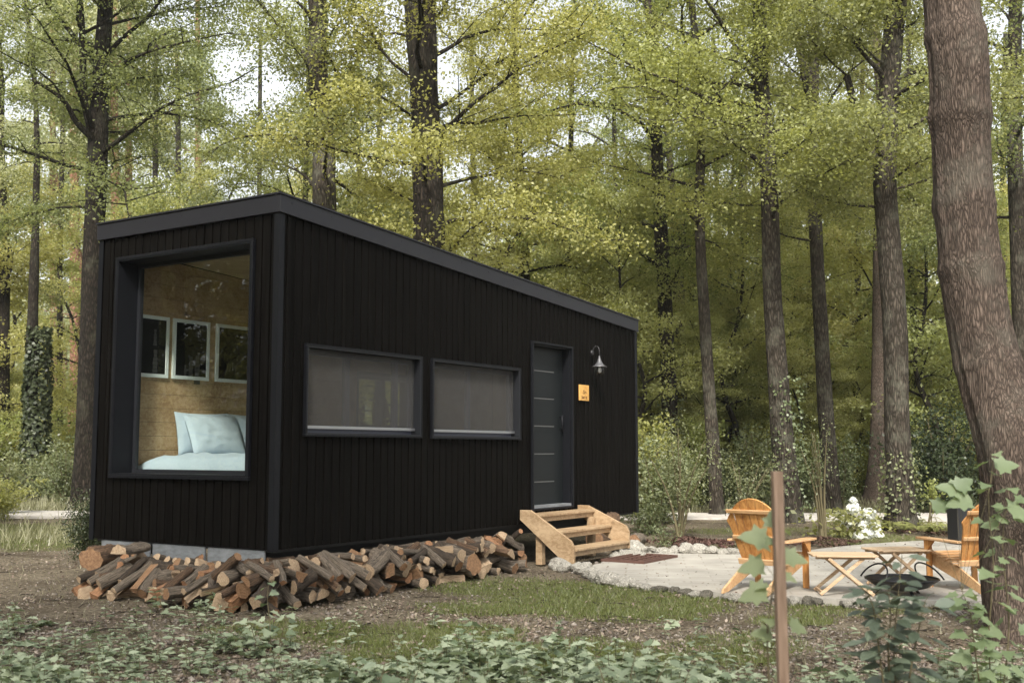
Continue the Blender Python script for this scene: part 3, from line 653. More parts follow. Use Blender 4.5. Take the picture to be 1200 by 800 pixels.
for i, (u, v, lean, lab) in enumerate(((1.16, 2.16, .18, 'pale blue pillow between the pine wall and the plump pillow under the middle photograph'), (1.20, 1.97, .42, 'plump pale blue pillow leaning forward under the middle photograph'),
                        (1.86, 2.16, .18, 'pale blue pillow against the wall, rear of the pair cut by the window edge'), (1.93, 1.97, .40, 'plump pale blue pillow, front of the pair cut by the window edge'))):
    o = p0 if i == 0 else p0.copy()
    if i: COL.objects.link(o)
    o.location = C(u, v, .79); o.rotation_euler = Euler((lean*-1, 0, rzb), 'XYZ'); tag(o, lab, 'pillow', 'pillows on the bed')
PF = [(.30, .735, 'white framed dark photograph with a pale standing figure, half hidden by the window reveal', [(.62, -.16, 1), (.60, .12, .6)]), (.79, 1.28, 'white framed dark photograph of two small pale figures, in the middle of the three', [(.50, -.18, .9), (.68, -.2, 1.1), (.35, -.2, .5)]), (1.375, 1.93, 'white framed almost black photograph, widest of the three', [(.45, -.1, .3)])]
for a_, c_, lab, figs in PF:
    pf = empty('picture_frame', C(a_, CWID-.158, 1.6), 0, lab, 'picture'); pf.matrix_world = Matrix.Identity(4)
    pf['group'] = 'framed photographs over the bed'
    b = MB(); ring(b, a_, c_, 1.585, 2.215, .036, lambda a, c, d, e: ((a, CWID-.182, d), (c, CWID-.157, e))); cabobj('frame', b, M['white'], pf, bevel=.002)
    b = MB(); b.box((a_+.03, CWID-.170, 1.615), (c_-.03, CWID-.162, 2.185)); ph = cabobj('photo', b, M['photo'], pf)
    b = MB()
    for fx, fz, s in figs:
        cu = a_+(c_-a_)*fx; cz = 1.85+fz
        for k in range(7):
            r = [.022, .018, .026, .03, .026, .03, .036][k]*s; zz = cz+(.16-.04*k)*s
            b.box((cu-r, CWID-.1735, zz-.018*s), (cu+r, CWID-.1702, zz+.018*s))
    cabobj('figure_print', b, M['photof'], ph)

# ------------------------------------------------------------------ wall lamp, plaque
lamp = empty('wall_lamp', (0, 0, 0), 0, 'grey gooseneck wall lantern with flared shade and glass globe beside the door', 'lamp')
b = MB(); b.lathe([(.0001, 0), (.035, 0), (.03, .02), (.0001, .022)], 20); b.build('wall_plate', M['lamparm'], lamp, xf=lambda p: C(5.62+p.x, -.036-p.z, 2.10+p.y))
arm = [(5.62, -.05, 2.10), (5.62, -.06, 2.14), (5.62, -.075, 2.17), (5.62, -.10, 2.185), (5.62, -.125, 2.18), (5.62, -.143, 2.155), (5.62, -.15, 2.12), (5.62, -.15, 2.05)]
b = MB(); b.tube(arm, .006, 10); cabobj('arm', b, M['lamparm'], lamp)
LC = C(5.62, -.15, 0); LC.z = 0
def lx(p): return Vector((LC.x+p.x, LC.y+p.y, CB+p.z))
b = MB(); b.lathe([(.010, 2.055), (.014, 2.03), (.024, 2.0), (.038, 1.965), (.062, 1.935), (.100, 1.915), (.097, 1.909), (.06, 1.927), (.034, 1.955), (.010, 2.01)], 32); b.build('lamp_shade', M['lampm'], lamp, xf=lx)
b = MB(); b.lathe([(.055, 1.912), (.068, 1.89), (.070, 1.865), (.06, 1.835), (.035, 1.81), (.0001, 1.80)], 24); b.build('globe', glass_mat('lamp_glass', (.85, .86, .86)), lamp, xf=lx)
b = MB(); b.lathe([(.014, 1.92), (.014, 1.90), (.024, 1.88), (.027, 1.86), (.02, 1.84), (.0001, 1.832)], 20); b.build('bulb', M['bulb'], lamp, xf=lx)
plq = empty('door_plaque', (0, 0, 0), 0, 'small square orange wooden plaque with burnt lettering below the wall lantern', 'sign')
b = MB(); b.box((5.33, -.02, 1.475), (5.575, -.0025, 1.675)); cabobj('board', b, M['plaque'], plq, bevel=.003)
b = MB()
for (x0, z0_, x1, z1_) in ((.045, .055, .06, .055), (.05, .055, .05, .02), (.07, .055, .07, .02), (.082, .055, .082, .02), (.082, .055, .105, .02), (.105, .055, .105, .02), (.12, .055, .132, .035), (.146, .055, .132, .035), (.132, .035, .132, .018), (.165, .055, .165, .018), (.165, .055, .185, .045), (.185, .045, .165, .035), (.165, .035, .188, .018)):
    b.beam((5.33+x0, -.0215, 1.475+z0_), (5.33+x1, -.0215, 1.475+z1_+.0001), .006, .003, up=(0, 1, 0))
cabobj('lettering', b, M['ink'], plq)
b = MB()
for (x0, z0_, x1, z1_) in (
                        (.08, .09, .105, .135), (.105, .135, .13, .09), (.08, .09, .13, .09), (.13, .09, .15, .12), (.15, .12, .17, .09)):
    b.beam((5.33+x0, -.0215, 1.475+z0_), (5.33+x1, -.0215, 1.475+z1_+.0001), .006, .003, up=(0, 1, 0))
cabobj('emblem', b, M['ink'], plq)

# ------------------------------------------------------------------ wooden steps
st = empty('wooden_steps', (0, 0, 0), 0, 'pale pine steps with three treads leading up to the cabin door', 'steps')
GB = -CB+.02
def stringer(u, zf):
    b = MB(); poly = [(-.035, .165), (-.175, .165), (-.70, zf+.27), (-.74, zf+.20), (-.74, zf), (-.65, zf), (-.035, .055)]
    b.prism(poly, 0, u-.02, u+.02); return b
cabobj('stringer', stringer(3.90, GB), M['stair'], st, .003); cabobj('stringer', stringer(5.25, GB+.09), M['stair'], st, .003)
for i, (vv, zz) in enumerate(((-.145, .115), (-.385, -.065), (-.62, -.245))):
    b = MB(); b.box((3.923, vv-.135, zz-.03), (5.227, vv+.12, zz)); cabobj('tread', b, M['stair'], st, .006)
    b = MB(); b.box((3.924, vv-.105, zz-.085), (5.226, vv-.08, zz-.0315)); cabobj('riser_rail', b, M['stair'], st, .002)
for u in (3.965, 5.17):
    b = MB(); b.box((u-.04, -.30, GB-.02), (u+.04, -.22, .03)); cabobj('post', b, M['stair'], st, .003)
# door mat
mc = G(712, 660); dm = empty('doormat', mc, -.0, 'flat red brown perforated rubber doormat lying between the wooden steps and patio', 'doormat')
b = MB(); a_ = [G(664, 663), G(726, 670.5), G(762, 657.5), G(702, 652)]
cu = [to_cabin(p) for p in a_]
b = MB(); mu0, mu1, mv0, mv1 = 4.25, 5.15, -1.42, -.88
for i in range(8):
    u = mu0+.04+(mu1-mu0-.08)*i/7; b.box((u-.009, mv0+.0305, .018), (u+.009, mv1-.0305, .032))
for i in range(4):
    v = mv0+.09+(mv1-mv0-.18)*i/3; b.box((mu0+.0305, v-.008, .0325), (mu1-.0305, v+.008, .042))
ring(b, mu0, mu1, mv0, mv1, .03, lambda a, c, d, e: ((a, d, .016), (c, e, .045)))
mo = b.build('tread_grid', M['mat'], None, xf=lambda p: C(p.x, p.y, p.z-CB+.028)); mo.parent = dm; mo.matrix_parent_inverse = dm.matrix_basis.inverted()

# ================================================================== CHAIRS, TABLES, FIRE BOWL
def chair_proto(label, s=.83):
    root = empty('garden_chair', (0, 0, 0), 0, label, 'chair', 'adirondack chairs on the patio')      # faces +y, back towards -y
    def P(name, b, m, bev=.004, par=root): 
        return b.build(name, m, par, bev, xf=lambda p: p*s)
    # fan back: seven slats, tilted backwards
    tilt = math.radians(22); base = Vector((0, -.16, .30))
    R = Matrix.Rotation(tilt, 4, 'X'); T = Matrix.Translation(base)
    for i in range(7):
        c = (i-3); x0 = c*.066; x1 = c*.094; ht = .72-.012*c*c-.002*abs(c)**3
        b = MB(); wb, wt = .031, .044
        notch = .0
        n_ = 8; poly = []
        for k in range(n_+1):
            t = k/n_; 
            xx = x0+(x1-x0)*(t if not abs(c) == 3 else (t if t < .45 else (t-.08*math.sin((t-.45)/.35*PI) if t < .8 else t)))
            poly.append((xx, ht*t, wb+(wt-wb)*t))
        tl = [(p[0]-p[2], p[1]) for p in poly]; tr_ = [(p[0]+p[2], p[1]) for p in poly]
        xa, xb = tr_[-1][0], tl[-1][0]; tr_[-1] = (xa, .745-2.1*xa*xa-abs(xa)**4*4); tl[-1] = (xb, .745-2.1*xb*xb-abs(xb)**4*4); tr_ = [q for q in tr_[:-1] if q[1] < tr_[-1][1]-.01]+[tr_[-1]]; tl = [q for q in tl[:-1] if q[1] < tl[-1][1]-.01]+[tl[-1]]; top = [(c_/3*xb+(1-c_/3)*xa, .745-2.1*(c_/3*xb+(1-c_/3)*xa)**2-abs(c_/3*xb+(1-c_/3)*xa)**4*4) for c_ in (1, 2)]
        b.prism(tr_+top+tl[::-1], 1, -.010, .010, M4=T @ R)
        P('back_slat', b, M['chair'], .002)
    for h, wd in ((.60, .60), (.30, .56)):
        b = MB(); b.box((-wd/2, -.035, h-.02), (wd/2, -.0105, h+.02), M4=T @ R); P('back_rail', b, M['chairL'])
    b = MB(); b.box((-.27, -.035, -.02), (.27, -.0105, .045), M4=T @ R); P('back_rail', b, M['chairL'])
    # seat slats following the side rails
    for i in range(6):
        y = -.12+i*.093; z = .275+.10*((i)/5)**1.0+ (0 if i < 5 else -.004)
        b = MB(); b.box((-.27, y-.04, z), (.27, y+.04, z+.018)); P('seat_slat', b, M['chairL'], .003)
    for sx in (-1, 1):
        b = MB(); b.prism([(.42, .375), (.42, .28), (.25, .22), (-.56, 0), (-.66, 0), (-.64, .045), (-.14, .262), (.36, .375)], 0, sx*.235-.012, sx*.235+.012); P('leg', b, M['chairL'])   # long rear leg rail
        b = MB(); b.box((sx*.285-.035 if sx > 0 else sx*.285-.035, .30, 0), (sx*.285+.035, .325, .52)); P('leg', b, M['chair'])
        b = MB(); b.prism([(-.32, -.045), (-.28, .045), (.30, .07), (.40, .06), (.43, .0), (.40, -.06), (.30, -.07), (-.2, -.055)], 2, .52, .543, M4=Matrix.Translation((sx*.31, .03, 0))@Matrix(((0, 1, 0, 0), (1, 0, 0, 0), (0, 0, 1, 0), (0, 0, 0, 1)))); P('armrest', b, M['chairL'])
        b = MB(); b.prism([(.30, .5195), (.12, .5195), (.298, .36)], 0, sx*.345-.011, sx*.345+.011); P('bracket', b, M['chair'], .002)
    b = MB(); b.box((-.222, .40, .24), (.222, .42, .37)); P('apron', b, M['chairL'])
    return root
ch = chair_proto('orange larch slatted garden chair, fully visible, standing by the edge of the patio')
ch.location = (2.33, 10.12, .046); ch.rotation_euler.z = -math.radians(38)
ch2 = copy_tree(ch); ch2['label'] = 'orange larch slatted garden chair partly hidden by the thick leaning trunk'
ch2.location = (4.13, 10.08, .046); ch2.rotation_euler.z = math.radians(14)

def table_proto(label, s=1.0):
    root = empty('folding_table', (0, 0, 0), 0, label, 'table', 'folding slatted tables on the patio')
    def P(name, b, m, bev=.003): return b.build(name, m, root, bev)
    W2, D2, hh = .30, .21, .40
    for i in range(8):
        y = -D2+.026+i*(2*D2-.052)/7; b = MB(); q = .03 if i in (0, 7) else 0; b.box((-W2+q, y-.024, hh-.016), (W2-q, y+.024, hh)); P('top_slat', b, M['table'])
    for sy in (-.13, .13):
        b = MB(); b.box((-W2+.03, sy-.012, hh-.042), (W2-.03, sy+.012, hh-.0165)); P('frame_rail', b, M['table'])
    for sy in (-.165, .165):
        o = .012 if sy > 0 else -.012
        b = MB(); b.beam((-.24, sy, .012), (.16, sy, hh-.03), .020, .032, up=(0, 0, 1)); P('leg', b, M['table'])
        b = MB(); b.beam((.24, sy+o*1.8, .012), (-.16, sy+o*1.8, hh-.03), .020, .032); P('leg', b, M['table'])
    for x in (-.225, .225):
        b = MB(); b.beam((x, -.154, .035), (x, .154, .035), .018, .03); P('stretcher', b, M['table'])
    return root
tb = table_proto('pale wooden folding table with crossed legs, between the near chair and the fire bowl'); tb.location = (2.90, 9.80, .046); tb.scale = (.93, .95, .86); tb.rotation_euler.z = math.radians(-6)
tb2 = copy_tree(tb); tb2['label'] = 'pale wooden folding table standing behind the black fire bowl'; tb2.location = (3.56, 10.32, .046); tb2.rotation_euler.z = math.radians(12)

fb = empty('fire_bowl', (3.38, 9.70, .046), .2, 'low black steel fire bowl with hooped handles standing among the chairs', 'fire bowl')
b = MB(); b.lathe([(.0001, .05), (.14, .055), (.26, .09), (.345, .15), (.365, .16), (.365, .172), (.335, .165), (.25, .105), (.13, .07), (.0001, .065)], 40); b.build('bowl', M['steel'], fb)
b = MB(); b.tube([(.36*math.cos(t), .36*math.sin(t), .17) for t in [2*PI*i/40 for i in range(41)]], .012, 8, caps=False); b.build('rim', M['steel'], fb)
for sx in (-1, 1):
    b = MB(); b.tube([(sx*(.33-.10*math.sin(t)), .24*math.cos(t), .175+.15*math.sin(t)) for t in [PI*i/14 for i in range(15)]], .009, 8); b.build('handle', M['steel'], fb)
for k in range(3):
    t = 2*PI*k/3+.4; b = MB(); b.beam((.2*math.cos(t), .2*math.sin(t), .07), (.27*math.cos(t), .27*math.sin(t), 0), .03, .012); b.build('leg', M['steel'], fb)
b = MB(); b.lathe([(.0001, .115), (.12, .11), (.2, .095), (.24, .1)], 24); b.build('ash_bed', M['ash'], fb); fb.scale = (.84, .84, .84)

pl = empty('planter', G(1119, 634), .3, 'tall black square planter standing beside the half hidden garden chair', 'planter'); pl.location = (5.98, 14.9, .05)
b = MB(); b.prism([(-.105, -.105), (.105, -.105), (.105, .105), (-.105, .105)], 2, 0, .52); b.build('pot', M['bag'], pl, .008)
b = MB(); b.box((-.1, -.1, .5205), (.1, .1, .53)); b.build('soil', M['rockd'], pl)

# foreground stake
sk = Wd(913, 552, 3.72)
b = MB(); b.prism([(-.017, -.016), (.016, -.017), (.017, .016), (-.016, .017)], 2, -.1, sk.z); ob = b.build('garden_stake', M['stake'], bevel=.002)
ob.location = (sk.x, 3.72, 0); ob.rotation_euler = (0, math.radians(-.4), .12); tag(ob, 'weathered reddish brown square wooden stake standing upright in front of the patio', 'stake')

# shed far in the trees
sh = empty('garden_shed', (0, 0, 0), 0, 'low black flat roofed hut far off beyond the hedge between the trunks', 'shed')
q0 = Wd(1000, 509, 46)
b = MB(); b.box((q0.x-2.2, 45.2, -.1), (q0.x+.85, 48.2, 1.95)); b.build('wall', M['shed'], sh)
b = MB(); b.box((q0.x-2.35, 45.0, 1.952), (q0.x+1.0, 48.4, 2.08)); b.build('roof', M['anth'], sh)

# ================================================================== TREES
def polyline(pts, n):
    """Catmull-Rom resample of a control polyline"""
    P = [Vector(p) for p in pts]; P = [P[0]*2-P[1]]+P+[P[-1]*2-P[-2]]; out = []
    m = len(P)-3
    for i in range(n+1):
        t = i/n*m; k = min(int(t), m-1); f = t-k; a, b, c, d = P[k:k+4]
        out.append(.5*((2*b)+(c-a)*f+(2*a-5*b+4*c-d)*f*f+(3*b-a-3*c+d)*f**3))
    return out
def add_trunk(b, pts, rads, n=14, steps=None, flare=.0, amp=.06, seed=0, mi=0):
    L_ = sum((Vector(q)-Vector(p)).length for p, q in zip(pts, pts[1:])); steps = steps or max(8, int(L_/.45))
    c = polyline(pts, steps); r = np.interp(np.linspace(0, 1, steps+1), np.linspace(0, 1, len(rads)), rads)
    vs = []; ref = Vector((0, 1, 0))
    for i, p in enumerate(c):
        d = (c[min(i+1, steps)]-c[max(i-1, 0)]).normalized(); rf = ref if abs(d.y) < .9 else Vector((1, 0, 0)); u = d.cross(rf).normalized(); v = d.cross(u)
        for j in range(n):
            t = 2*PI*j/n; dirn = u*math.cos(t)+v*math.sin(t)
            q = r[i]*(1+amp*2*mnoise.noise(Vector((math.cos(t)*1.4+seed, math.sin(t)*1.4, p.z*.9+seed)))+amp*mnoise.noise(Vector((math.cos(t)*4+seed, math.sin(t)*4, p.z*2.5))))
            if flare:
                hh = max(p.z-c[0].z, 0); fl = math.exp(-hh/(r[0]*1.3)); q *= 1+flare*fl*(1+.5*math.sin(t*4+seed))
            vs.append(p+dirn*q)
    b.add(vs, [(i*n+j, i*n+(j+1) % n, (i+1)*n+(j+1) % n, (i+1)*n+j) for i in range(steps) for j in range(n)]+[tuple(range(steps*n, steps*n+n))], mi, True)
    return c, r
def limb_system(b, c, r, g, zs, zt, nlimb, llen, nsub, cl, elev=(.1, .7), droop=.12, az_bias=None, thick=.36):
    """limbs with side twigs; returns the centres of the leaf clusters"""
    cen = []; ga = g.uniform(0, 6.28); zz = np.array([p.z for p in c])
    for k in range(nlimb):
        z = zs+(zt-zs)*((k+g.uniform(.1, .9))/nlimb); i = int(np.argmin(abs(zz-z))); p = c[i]; rr = r[i]
        ga += 2.4+g.uniform(-.4, .4); az = ga
        if az_bias is not None and g.random() < .5: az = az_bias+g.uniform(-.8, .8)
        f = (z-zs)/max(zt-zs, .1); ln = llen*g.uniform(.6, 1.15)*(1-.45*f**2)*(.75+.5*min(f*3, 1)*.5); el = elev[0]+(elev[1]-elev[0])*f+g.uniform(-.15, .15)
        pts = []; q = Vector(p); d = Vector((math.cos(az)*math.cos(el), math.sin(az)*math.cos(el), math.sin(el))); ns = 6
        for s in range(ns+1):
            pts.append(q.copy()); d = (d+Vector((g.uniform(-.30, .30), g.uniform(-.30, .30), g.uniform(-.26, .22)-droop*s/ns))).normalized(); q = q+d*ln/ns
        r0 = min(rr*.55, ln*.0115+.008); rads = [r0*(1-.86*s/ns) for s in range(ns+1)]
        b.tube(pts, rads, 5, caps=False)
        for m_ in range(nsub):
            t = .22+.78*(m_+g.uniform(0, .9))/nsub; x = t*ns; j = min(int(x), ns-1); o = pts[j].lerp(pts[j+1], x-j); dd = (pts[j+1]-pts[j]).normalized()
            side = Vector((-dd.y, dd.x, 0)).normalized()*(1 if m_ % 2 else -1); dr = (side*g.uniform(.5, 1.1)+dd*g.uniform(.3, .9)+Vector((0, 0, g.uniform(-.15, .45)))).normalized()
            sl = ln*g.uniform(.22, .42)*(1.15-.5*t); e1 = o+dr*sl*.5+Vector((0, 0, g.uniform(-.05, .08)*sl)); e2 = o+dr*sl+Vector((0, 0, g.uniform(-.2, .05)*sl))
            b.tube([o, e1, e2], [r0*.34, r0*.2, .004], 3, caps=False)
            for s in range(cl):
                q = o.lerp(e2, (s+.6+g.uniform(-.3, .4))/cl); cen.append((q.x, q.y, q.z))
        cen.append(tuple(pts[-1]))
    return cen
def cluster_leaves(cen, g, per, rad, size, flat=.6, tilt=1.0, asp=.62):
    cen = np.array(cen); n = len(cen)*per; c = np.repeat(cen, per, 0); rr = np.repeat(g.uniform(.55, 1.3, len(cen)), per)[:, None]
    off = g.normal(0, .5, (n, 3))*rad*rr; off[:, 2] *= flat; off[:, 2] -= (off[:, 0]**2+off[:, 1]**2)*.12
    return leaves_quads(c+off, size, g, tilt, asp)
LK = 2.0
def build_tree(name, label, pts, rads, bark, leafm, zs, zt, seed, nlimb=22, llen=3.6, nsub=6, cl=3, per=40, crad=.52, size=.068, elev=(.25, .95), flare=.35, n=14, group=None, forks=(), az_bias=None, origin=None, flat=.62, amp=.06, steps=None, cat='tree'):
    g = np.random.default_rng(seed); org = Vector(origin) if origin is not None else Vector((pts[0][0], pts[0][1], 0))
    pts = [Vector(p)-org for p in pts]; root = empty(name, org, 0, label, cat, group)
    b = MB(); c, r = add_trunk(b, pts, rads, n, steps, flare, amp, seed); cen = []
    if nlimb: cen += limb_system(b, c, r, g, zs, zt, nlimb, llen, nsub, cl, elev, az_bias=az_bias)
    for fp, fr, fn in forks:
        c2, r2 = add_trunk(b, [Vector(p)-org for p in fp], fr, 9, None, 0, .05, seed+5)
        if fn: cen += limb_system(b, c2, r2, g, min(p.z for p in c2)+.5, max(p.z for p in c2), fn, llen*.7, nsub, cl, elev)
    b.build('trunk', bark, root)
    if cen and per:
        V, F = cluster_leaves(cen, g, int(per*LK), crad, size, flat); link('crown', np_mesh('crown', V, F, 4), leafm, root)
    return root
def T_px(name, label, Y, pxs, wpx, bark, leafm, zs, zt, seed, up=None, forks=(), **k):
    """a trunk measured on the photograph (pixel, width) and stood at its distance"""
    base = G(*pxs[0]) if False else Vector((Wd(pxs[0][0], pxs[0][1], Y).x, Y, 0)); P = [Vector((base.x, Y, gz(base.x, Y)-.15))]
    g = random.Random(seed); 
    for p in pxs[1:]:
        q = Wd(p[0], p[1], Y); P.append(Vector((q.x, Y+g.uniform(-.15, .15), q.z)))
    top = P[-1]; d = (P[-1]-P[-2]).normalized(); H_ = up or 14
    while top.z < H_-1: top = top+Vector((d.x*.6+g.uniform(-.1, .1), g.uniform(-.25, .25), 1)).normalized()*3.0; P.append(top.copy())
    wd = list(wpx); 
    while len(wd) < len(P): wd.append(wd[-1]*.86)
    R_ = [x/2*Y/F_PX for x in wd]
    fk = [([Vector((Wd(q[0], q[1], Y).x, Y+dy*i/max(len(fp)-1, 1), Wd(q[0], q[1], Y).z)) for i, q in enumerate(fp)], [x/2*Y/F_PX for x in fr], fn) for fp, fr, fn, dy in forks]
    return build_tree(name, label, P, R_, bark, leafm, zs, (zt if Y < 10 else min(zt, 1.3+.52*Y)), seed, forks=fk, **k)
NEAR = 'forest trees around the clearing'
T_px('oak_tree', 'tall forked tree with dark brown trunk standing directly behind the picture window end', 24, [(97, 590), (103, 480), (108, 300), (112, 180), (119, 80), (124, 0)], [27, 24, 23, 24, 19, 17], M['barkD'], M['lmg'], 6.6, 15, 11, nlimb=26, llen=5.0, nsub=8, cl=3, per=46, group=NEAR,
     forks=[([(110, 165), (104, 120), (107, 50), (106, -40)], [10, 8, 8, 6], 6, -.8), ([(112, 165), (96, 148), (88, 128), (60, 110)], [9, 7, 5, 3], 3, -1.0)])
T_px('ivy_clad_tree', 'slim trunk wrapped in dark ivy up to a ragged top, past the cabin end', 28, [(38, 586), (37, 480), (37, 385), (41, 250), (44, 120)], [17, 15, 13, 8, 6], M['barkD'], M['lpale'], 8, 14, 12, nlimb=8, llen=2.2, per=26, group=NEAR)
T_px('oak_tree', 'dark slender trunk cut by the photo edge beyond the ivy wrapped trunk', 30, [(3, 580), (5, 420), (3, 300), (-1, 180), (-6, 40)], [17, 15, 14, 12, 11], M['barkD'], M['lmg'], 6, 14, 13, nlimb=16, llen=3.6, per=34, group=NEAR)
for i, (x, w_, Yy, lab) in enumerate(((136, 11, 44, 'reddish pine trunk showing above the cabin end beside the dark forked tree'), (152, 9, 50, 'thin pale reddish pine trunk, further pine of the pair above the cabin end'), (88, 11, 46, 'pale pinkish pine trunk between the ivy wrapped trunk and the dark forked tree'), (232, 8, 56, 'faint pale pine trunk above the middle of the picture window roof edge'), (62, 8, 52, 'thin pale pine trunk rising just behind the ivy wrapped trunk'))):
    T_px('pine_tree', lab, Yy, [(x+2, 560), (x+1, 400), (x, 250), (x-1, 100), (x, -40)], [w_*1.2, w_*1.1, w_, w_*.8, w_*.7], M['barkP'], M['lpale'], 13, 21, 30+i, up=22, nlimb=9, llen=3, per=34, size=.16, crad=.8, flare=.1, n=9, group=NEAR)
T_px('oak_tree', 'thick grey trunk rising behind the tall end of the cabin roof', 21, [(386, 575), (383, 400), (381, 240), (379, 150), (373, 80), (371, 0)], [34, 30, 29, 27, 25, 23], M['barkG'], M['lmg'], 5.6, 14, 15, nlimb=22, llen=3.4, per=40, group=NEAR)
T_px('oak_tree', 'thickest dark trunk rising behind the middle of the cabin roof', 19, [(506, 575), (503, 400), (502, 250), (500, 170), (497, 100), (492, 0)], [44, 38, 35, 36, 34, 37], M['barkD'], M['lyg'], 4.2, 14, 16, nlimb=26, llen=3.6, nsub=7, per=44, group=NEAR)
T_px('beech_tree', 'slim dark yellow green leaved tree behind the roof, next after the thickest trunk', 27, [(622, 570), (617, 400), (613, 290), (608, 180), (603, 60)], [17, 15, 14, 11, 8], M['barkD'], M['lyg'], 2.6, 13, 17, up=14, nlimb=34, llen=4.2, nsub=7, per=42, elev=(.1, .7), group=NEAR)
T_px('beech_tree', 'thin dark sapling trunk beside the thick grey trunk above the roof', 27, [(352, 560), (356, 320), (358, 200), (361, 90)], [9, 8, 6, 4], M['barkD'], M['lyg'], 4.5, 11, 18, up=12, nlimb=24, llen=4.0, nsub=7, per=36, group=NEAR)
T_px('beech_tree', 'slender dark trunk nearest the low end of the cabin roof', 25, [(787, 570), (784, 450), (777, 300), (770, 180), (766, 80)], [21, 18, 17, 14, 11], M['barkD'], M['lyg'], 4.4, 14, 19, nlimb=26, llen=4.0, nsub=7, per=40, group=NEAR)
T_px('beech_tree', 'forked slim trunk just behind the slender trunk at the low roof end', 29, [(801, 575), (798, 430), (795, 320), (790, 250), (784, 170)], [16, 14, 13, 10, 7], M['barkG'], M['lyg'], 5, 13, 20, nlimb=16, llen=3.2, per=36, group=NEAR, forks=[([(796, 330), (803, 270), (810, 220), (816, 150)], [8, 6, 5, 4], 4, .6)])
T_px('oak_tree', 'straight grey trunk standing behind the loose leafy shrub past the cabin', 22, [(841, 607), (833, 500), (825, 350), (820, 240), (822, 120)], [17, 15, 13, 12, 9], M['barkG'], M['lyg'], 5.4, 14, 21, nlimb=18, llen=3.2, per=38, group=NEAR)
T_px('oak_tree', 'very thin mossy trunk between the straight grey trunk and the tall speckled one', 31, [(860, 570), (858, 470), (854, 340), (856, 220)], [8, 7, 6, 4], M['barkD'], M['lmg'], 5, 11, 22, up=12, nlimb=10, llen=2.2, per=34, group=NEAR)
T_px('oak_tree', 'dark bent trunk deep in the wood just short of the tall speckled trunk', 37, [(880, 560), (876, 460), (868, 380), (872, 260)], [12, 10, 9, 8], M['barkD'], M['lmg'], 6, 13, 23, nlimb=12, llen=3, per=34, group=NEAR)
T_px('oak_tree', 'tall speckled trunk directly behind the near garden chair and stake', 20, [(926, 615), (917, 500), (907, 350), (899, 200), (893, 80), (890, 0)], [31, 26, 22, 20, 19, 18], M['barkG'], M['lyg'], 5.6, 14, 24, nlimb=22, llen=4.2, nsub=7, per=38, group=NEAR, az_bias=PI,
     forks=[([(901, 168), (875, 155), (840, 128), (800, 120)], [6, 5, 4, 2], 3, -.6), ([(899, 115), (880, 95), (860, 80), (835, 78)], [6, 5, 3, 2], 2, -.5)])
T_px('oak_tree', 'tall grey trunk forking high up, behind the white flowers', 23.5, [(976, 600), (967, 480), (959, 300), (955, 180), (951, 110), (958, 0)], [22, 18, 16, 15, 15, 11], M['barkG'], M['lmg'], 5.6, 14, 25, nlimb=18, llen=3.2, per=38, group=NEAR, forks=[([(952, 130), (940, 60), (934, 0), (930, -60)], [10, 8, 7, 6], 4, .5)])
T_px('oak_tree', 'dark far trunk between the speckled trunk and the high forking one', 37, [(941, 565), (939, 430), (936, 340), (934, 200)], [11, 10, 9, 8], M['barkD'], M['lmg'], 7, 14, 26, nlimb=12, llen=3, per=34, group=NEAR)
T_px('oak_tree', 'far dark trunk rising just in front of the black hut', 42, [(993, 560), (989, 470), (984, 380), (980, 250)], [11, 10, 9, 7], M['barkD'], M['lmg'], 8, 15, 27, nlimb=10, llen=3, per=30, group=NEAR)
T_px('oak_tree', 'thin dark far trunk at the end of the black hut', 43, [(1019, 560), (1015, 480), (1008, 400), (1004, 280)], [8, 7, 6, 5], M['barkD'], M['lmg'], 8, 15, 28, nlimb=10, llen=3, per=30, group=NEAR)
T_px('oak_tree', 'mottled brown trunk with ferns round its foot behind the folding tables', 18.2, [(1057, 622), (1052, 500), (1046, 350), (1040, 220), (1040, 120), (1047, 40), (1053, -30)], [33, 29, 27, 27, 23, 25, 24], M['barkG'], M['lmg'], 5.2, 13, 29, nlimb=18, llen=2.9, per=42, group=NEAR,
     forks=[([(1040, 205), (1024, 175), (1010, 130), (1001, 80)], [13, 11, 10, 8], 3, .4), ([(1042, 110), (1030, 90), (1010, 75), (985, 50)], [9, 7, 5, 3], 2, -.4)])
T_px('oak_tree', 'pale brown trunk with flared foot close behind the fern ringed trunk', 25.5, [(1029, 592), (1033, 480), (1035, 350), (1036, 250), (1038, 120)], [27, 24, 22, 20, 16], M['barkR'], M['lmg'], 5.6, 14, 35, nlimb=16, llen=3, per=38, group=NEAR, flare=.7)
T_px('oak_tree', 'straight grey trunk above the dark glossy bush', 33, [(1087, 560), (1083, 420), (1080, 300), (1078, 180)], [16, 14, 13, 11], M['barkG'], M['lmg'], 6.5, 14, 36, nlimb=14, llen=3, per=36, group=NEAR)
big = T_px('oak_tree', 'huge leaning red brown trunk with deep furrowed bark beside the half hidden chair', 7.9, [(1212, 752), (1198, 650), (1183, 550), (1164, 440), (1148, 340), (1134, 190), (1124, 80), (1117, 0), (1105, -140)], [94, 82, 78, 74, 70, 68, 66, 62, 58], M['barkR'], M['lmg'], 6.5, 12, 37, up=12, nlimb=8, llen=3, per=30, n=72, steps=150, amp=.022, flare=.25, group=NEAR)
T_px('oak_tree', 'grey trunk at the photo edge beyond the huge leaning trunk', 23, [(1204, 560), (1200, 440), (1193, 300), (1190, 120), (1187, 0)], [24, 21, 19, 17, 15], M['barkG'], M['lmg'], 5.5, 14, 38, nlimb=18, llen=3.2, per=38, group=NEAR)
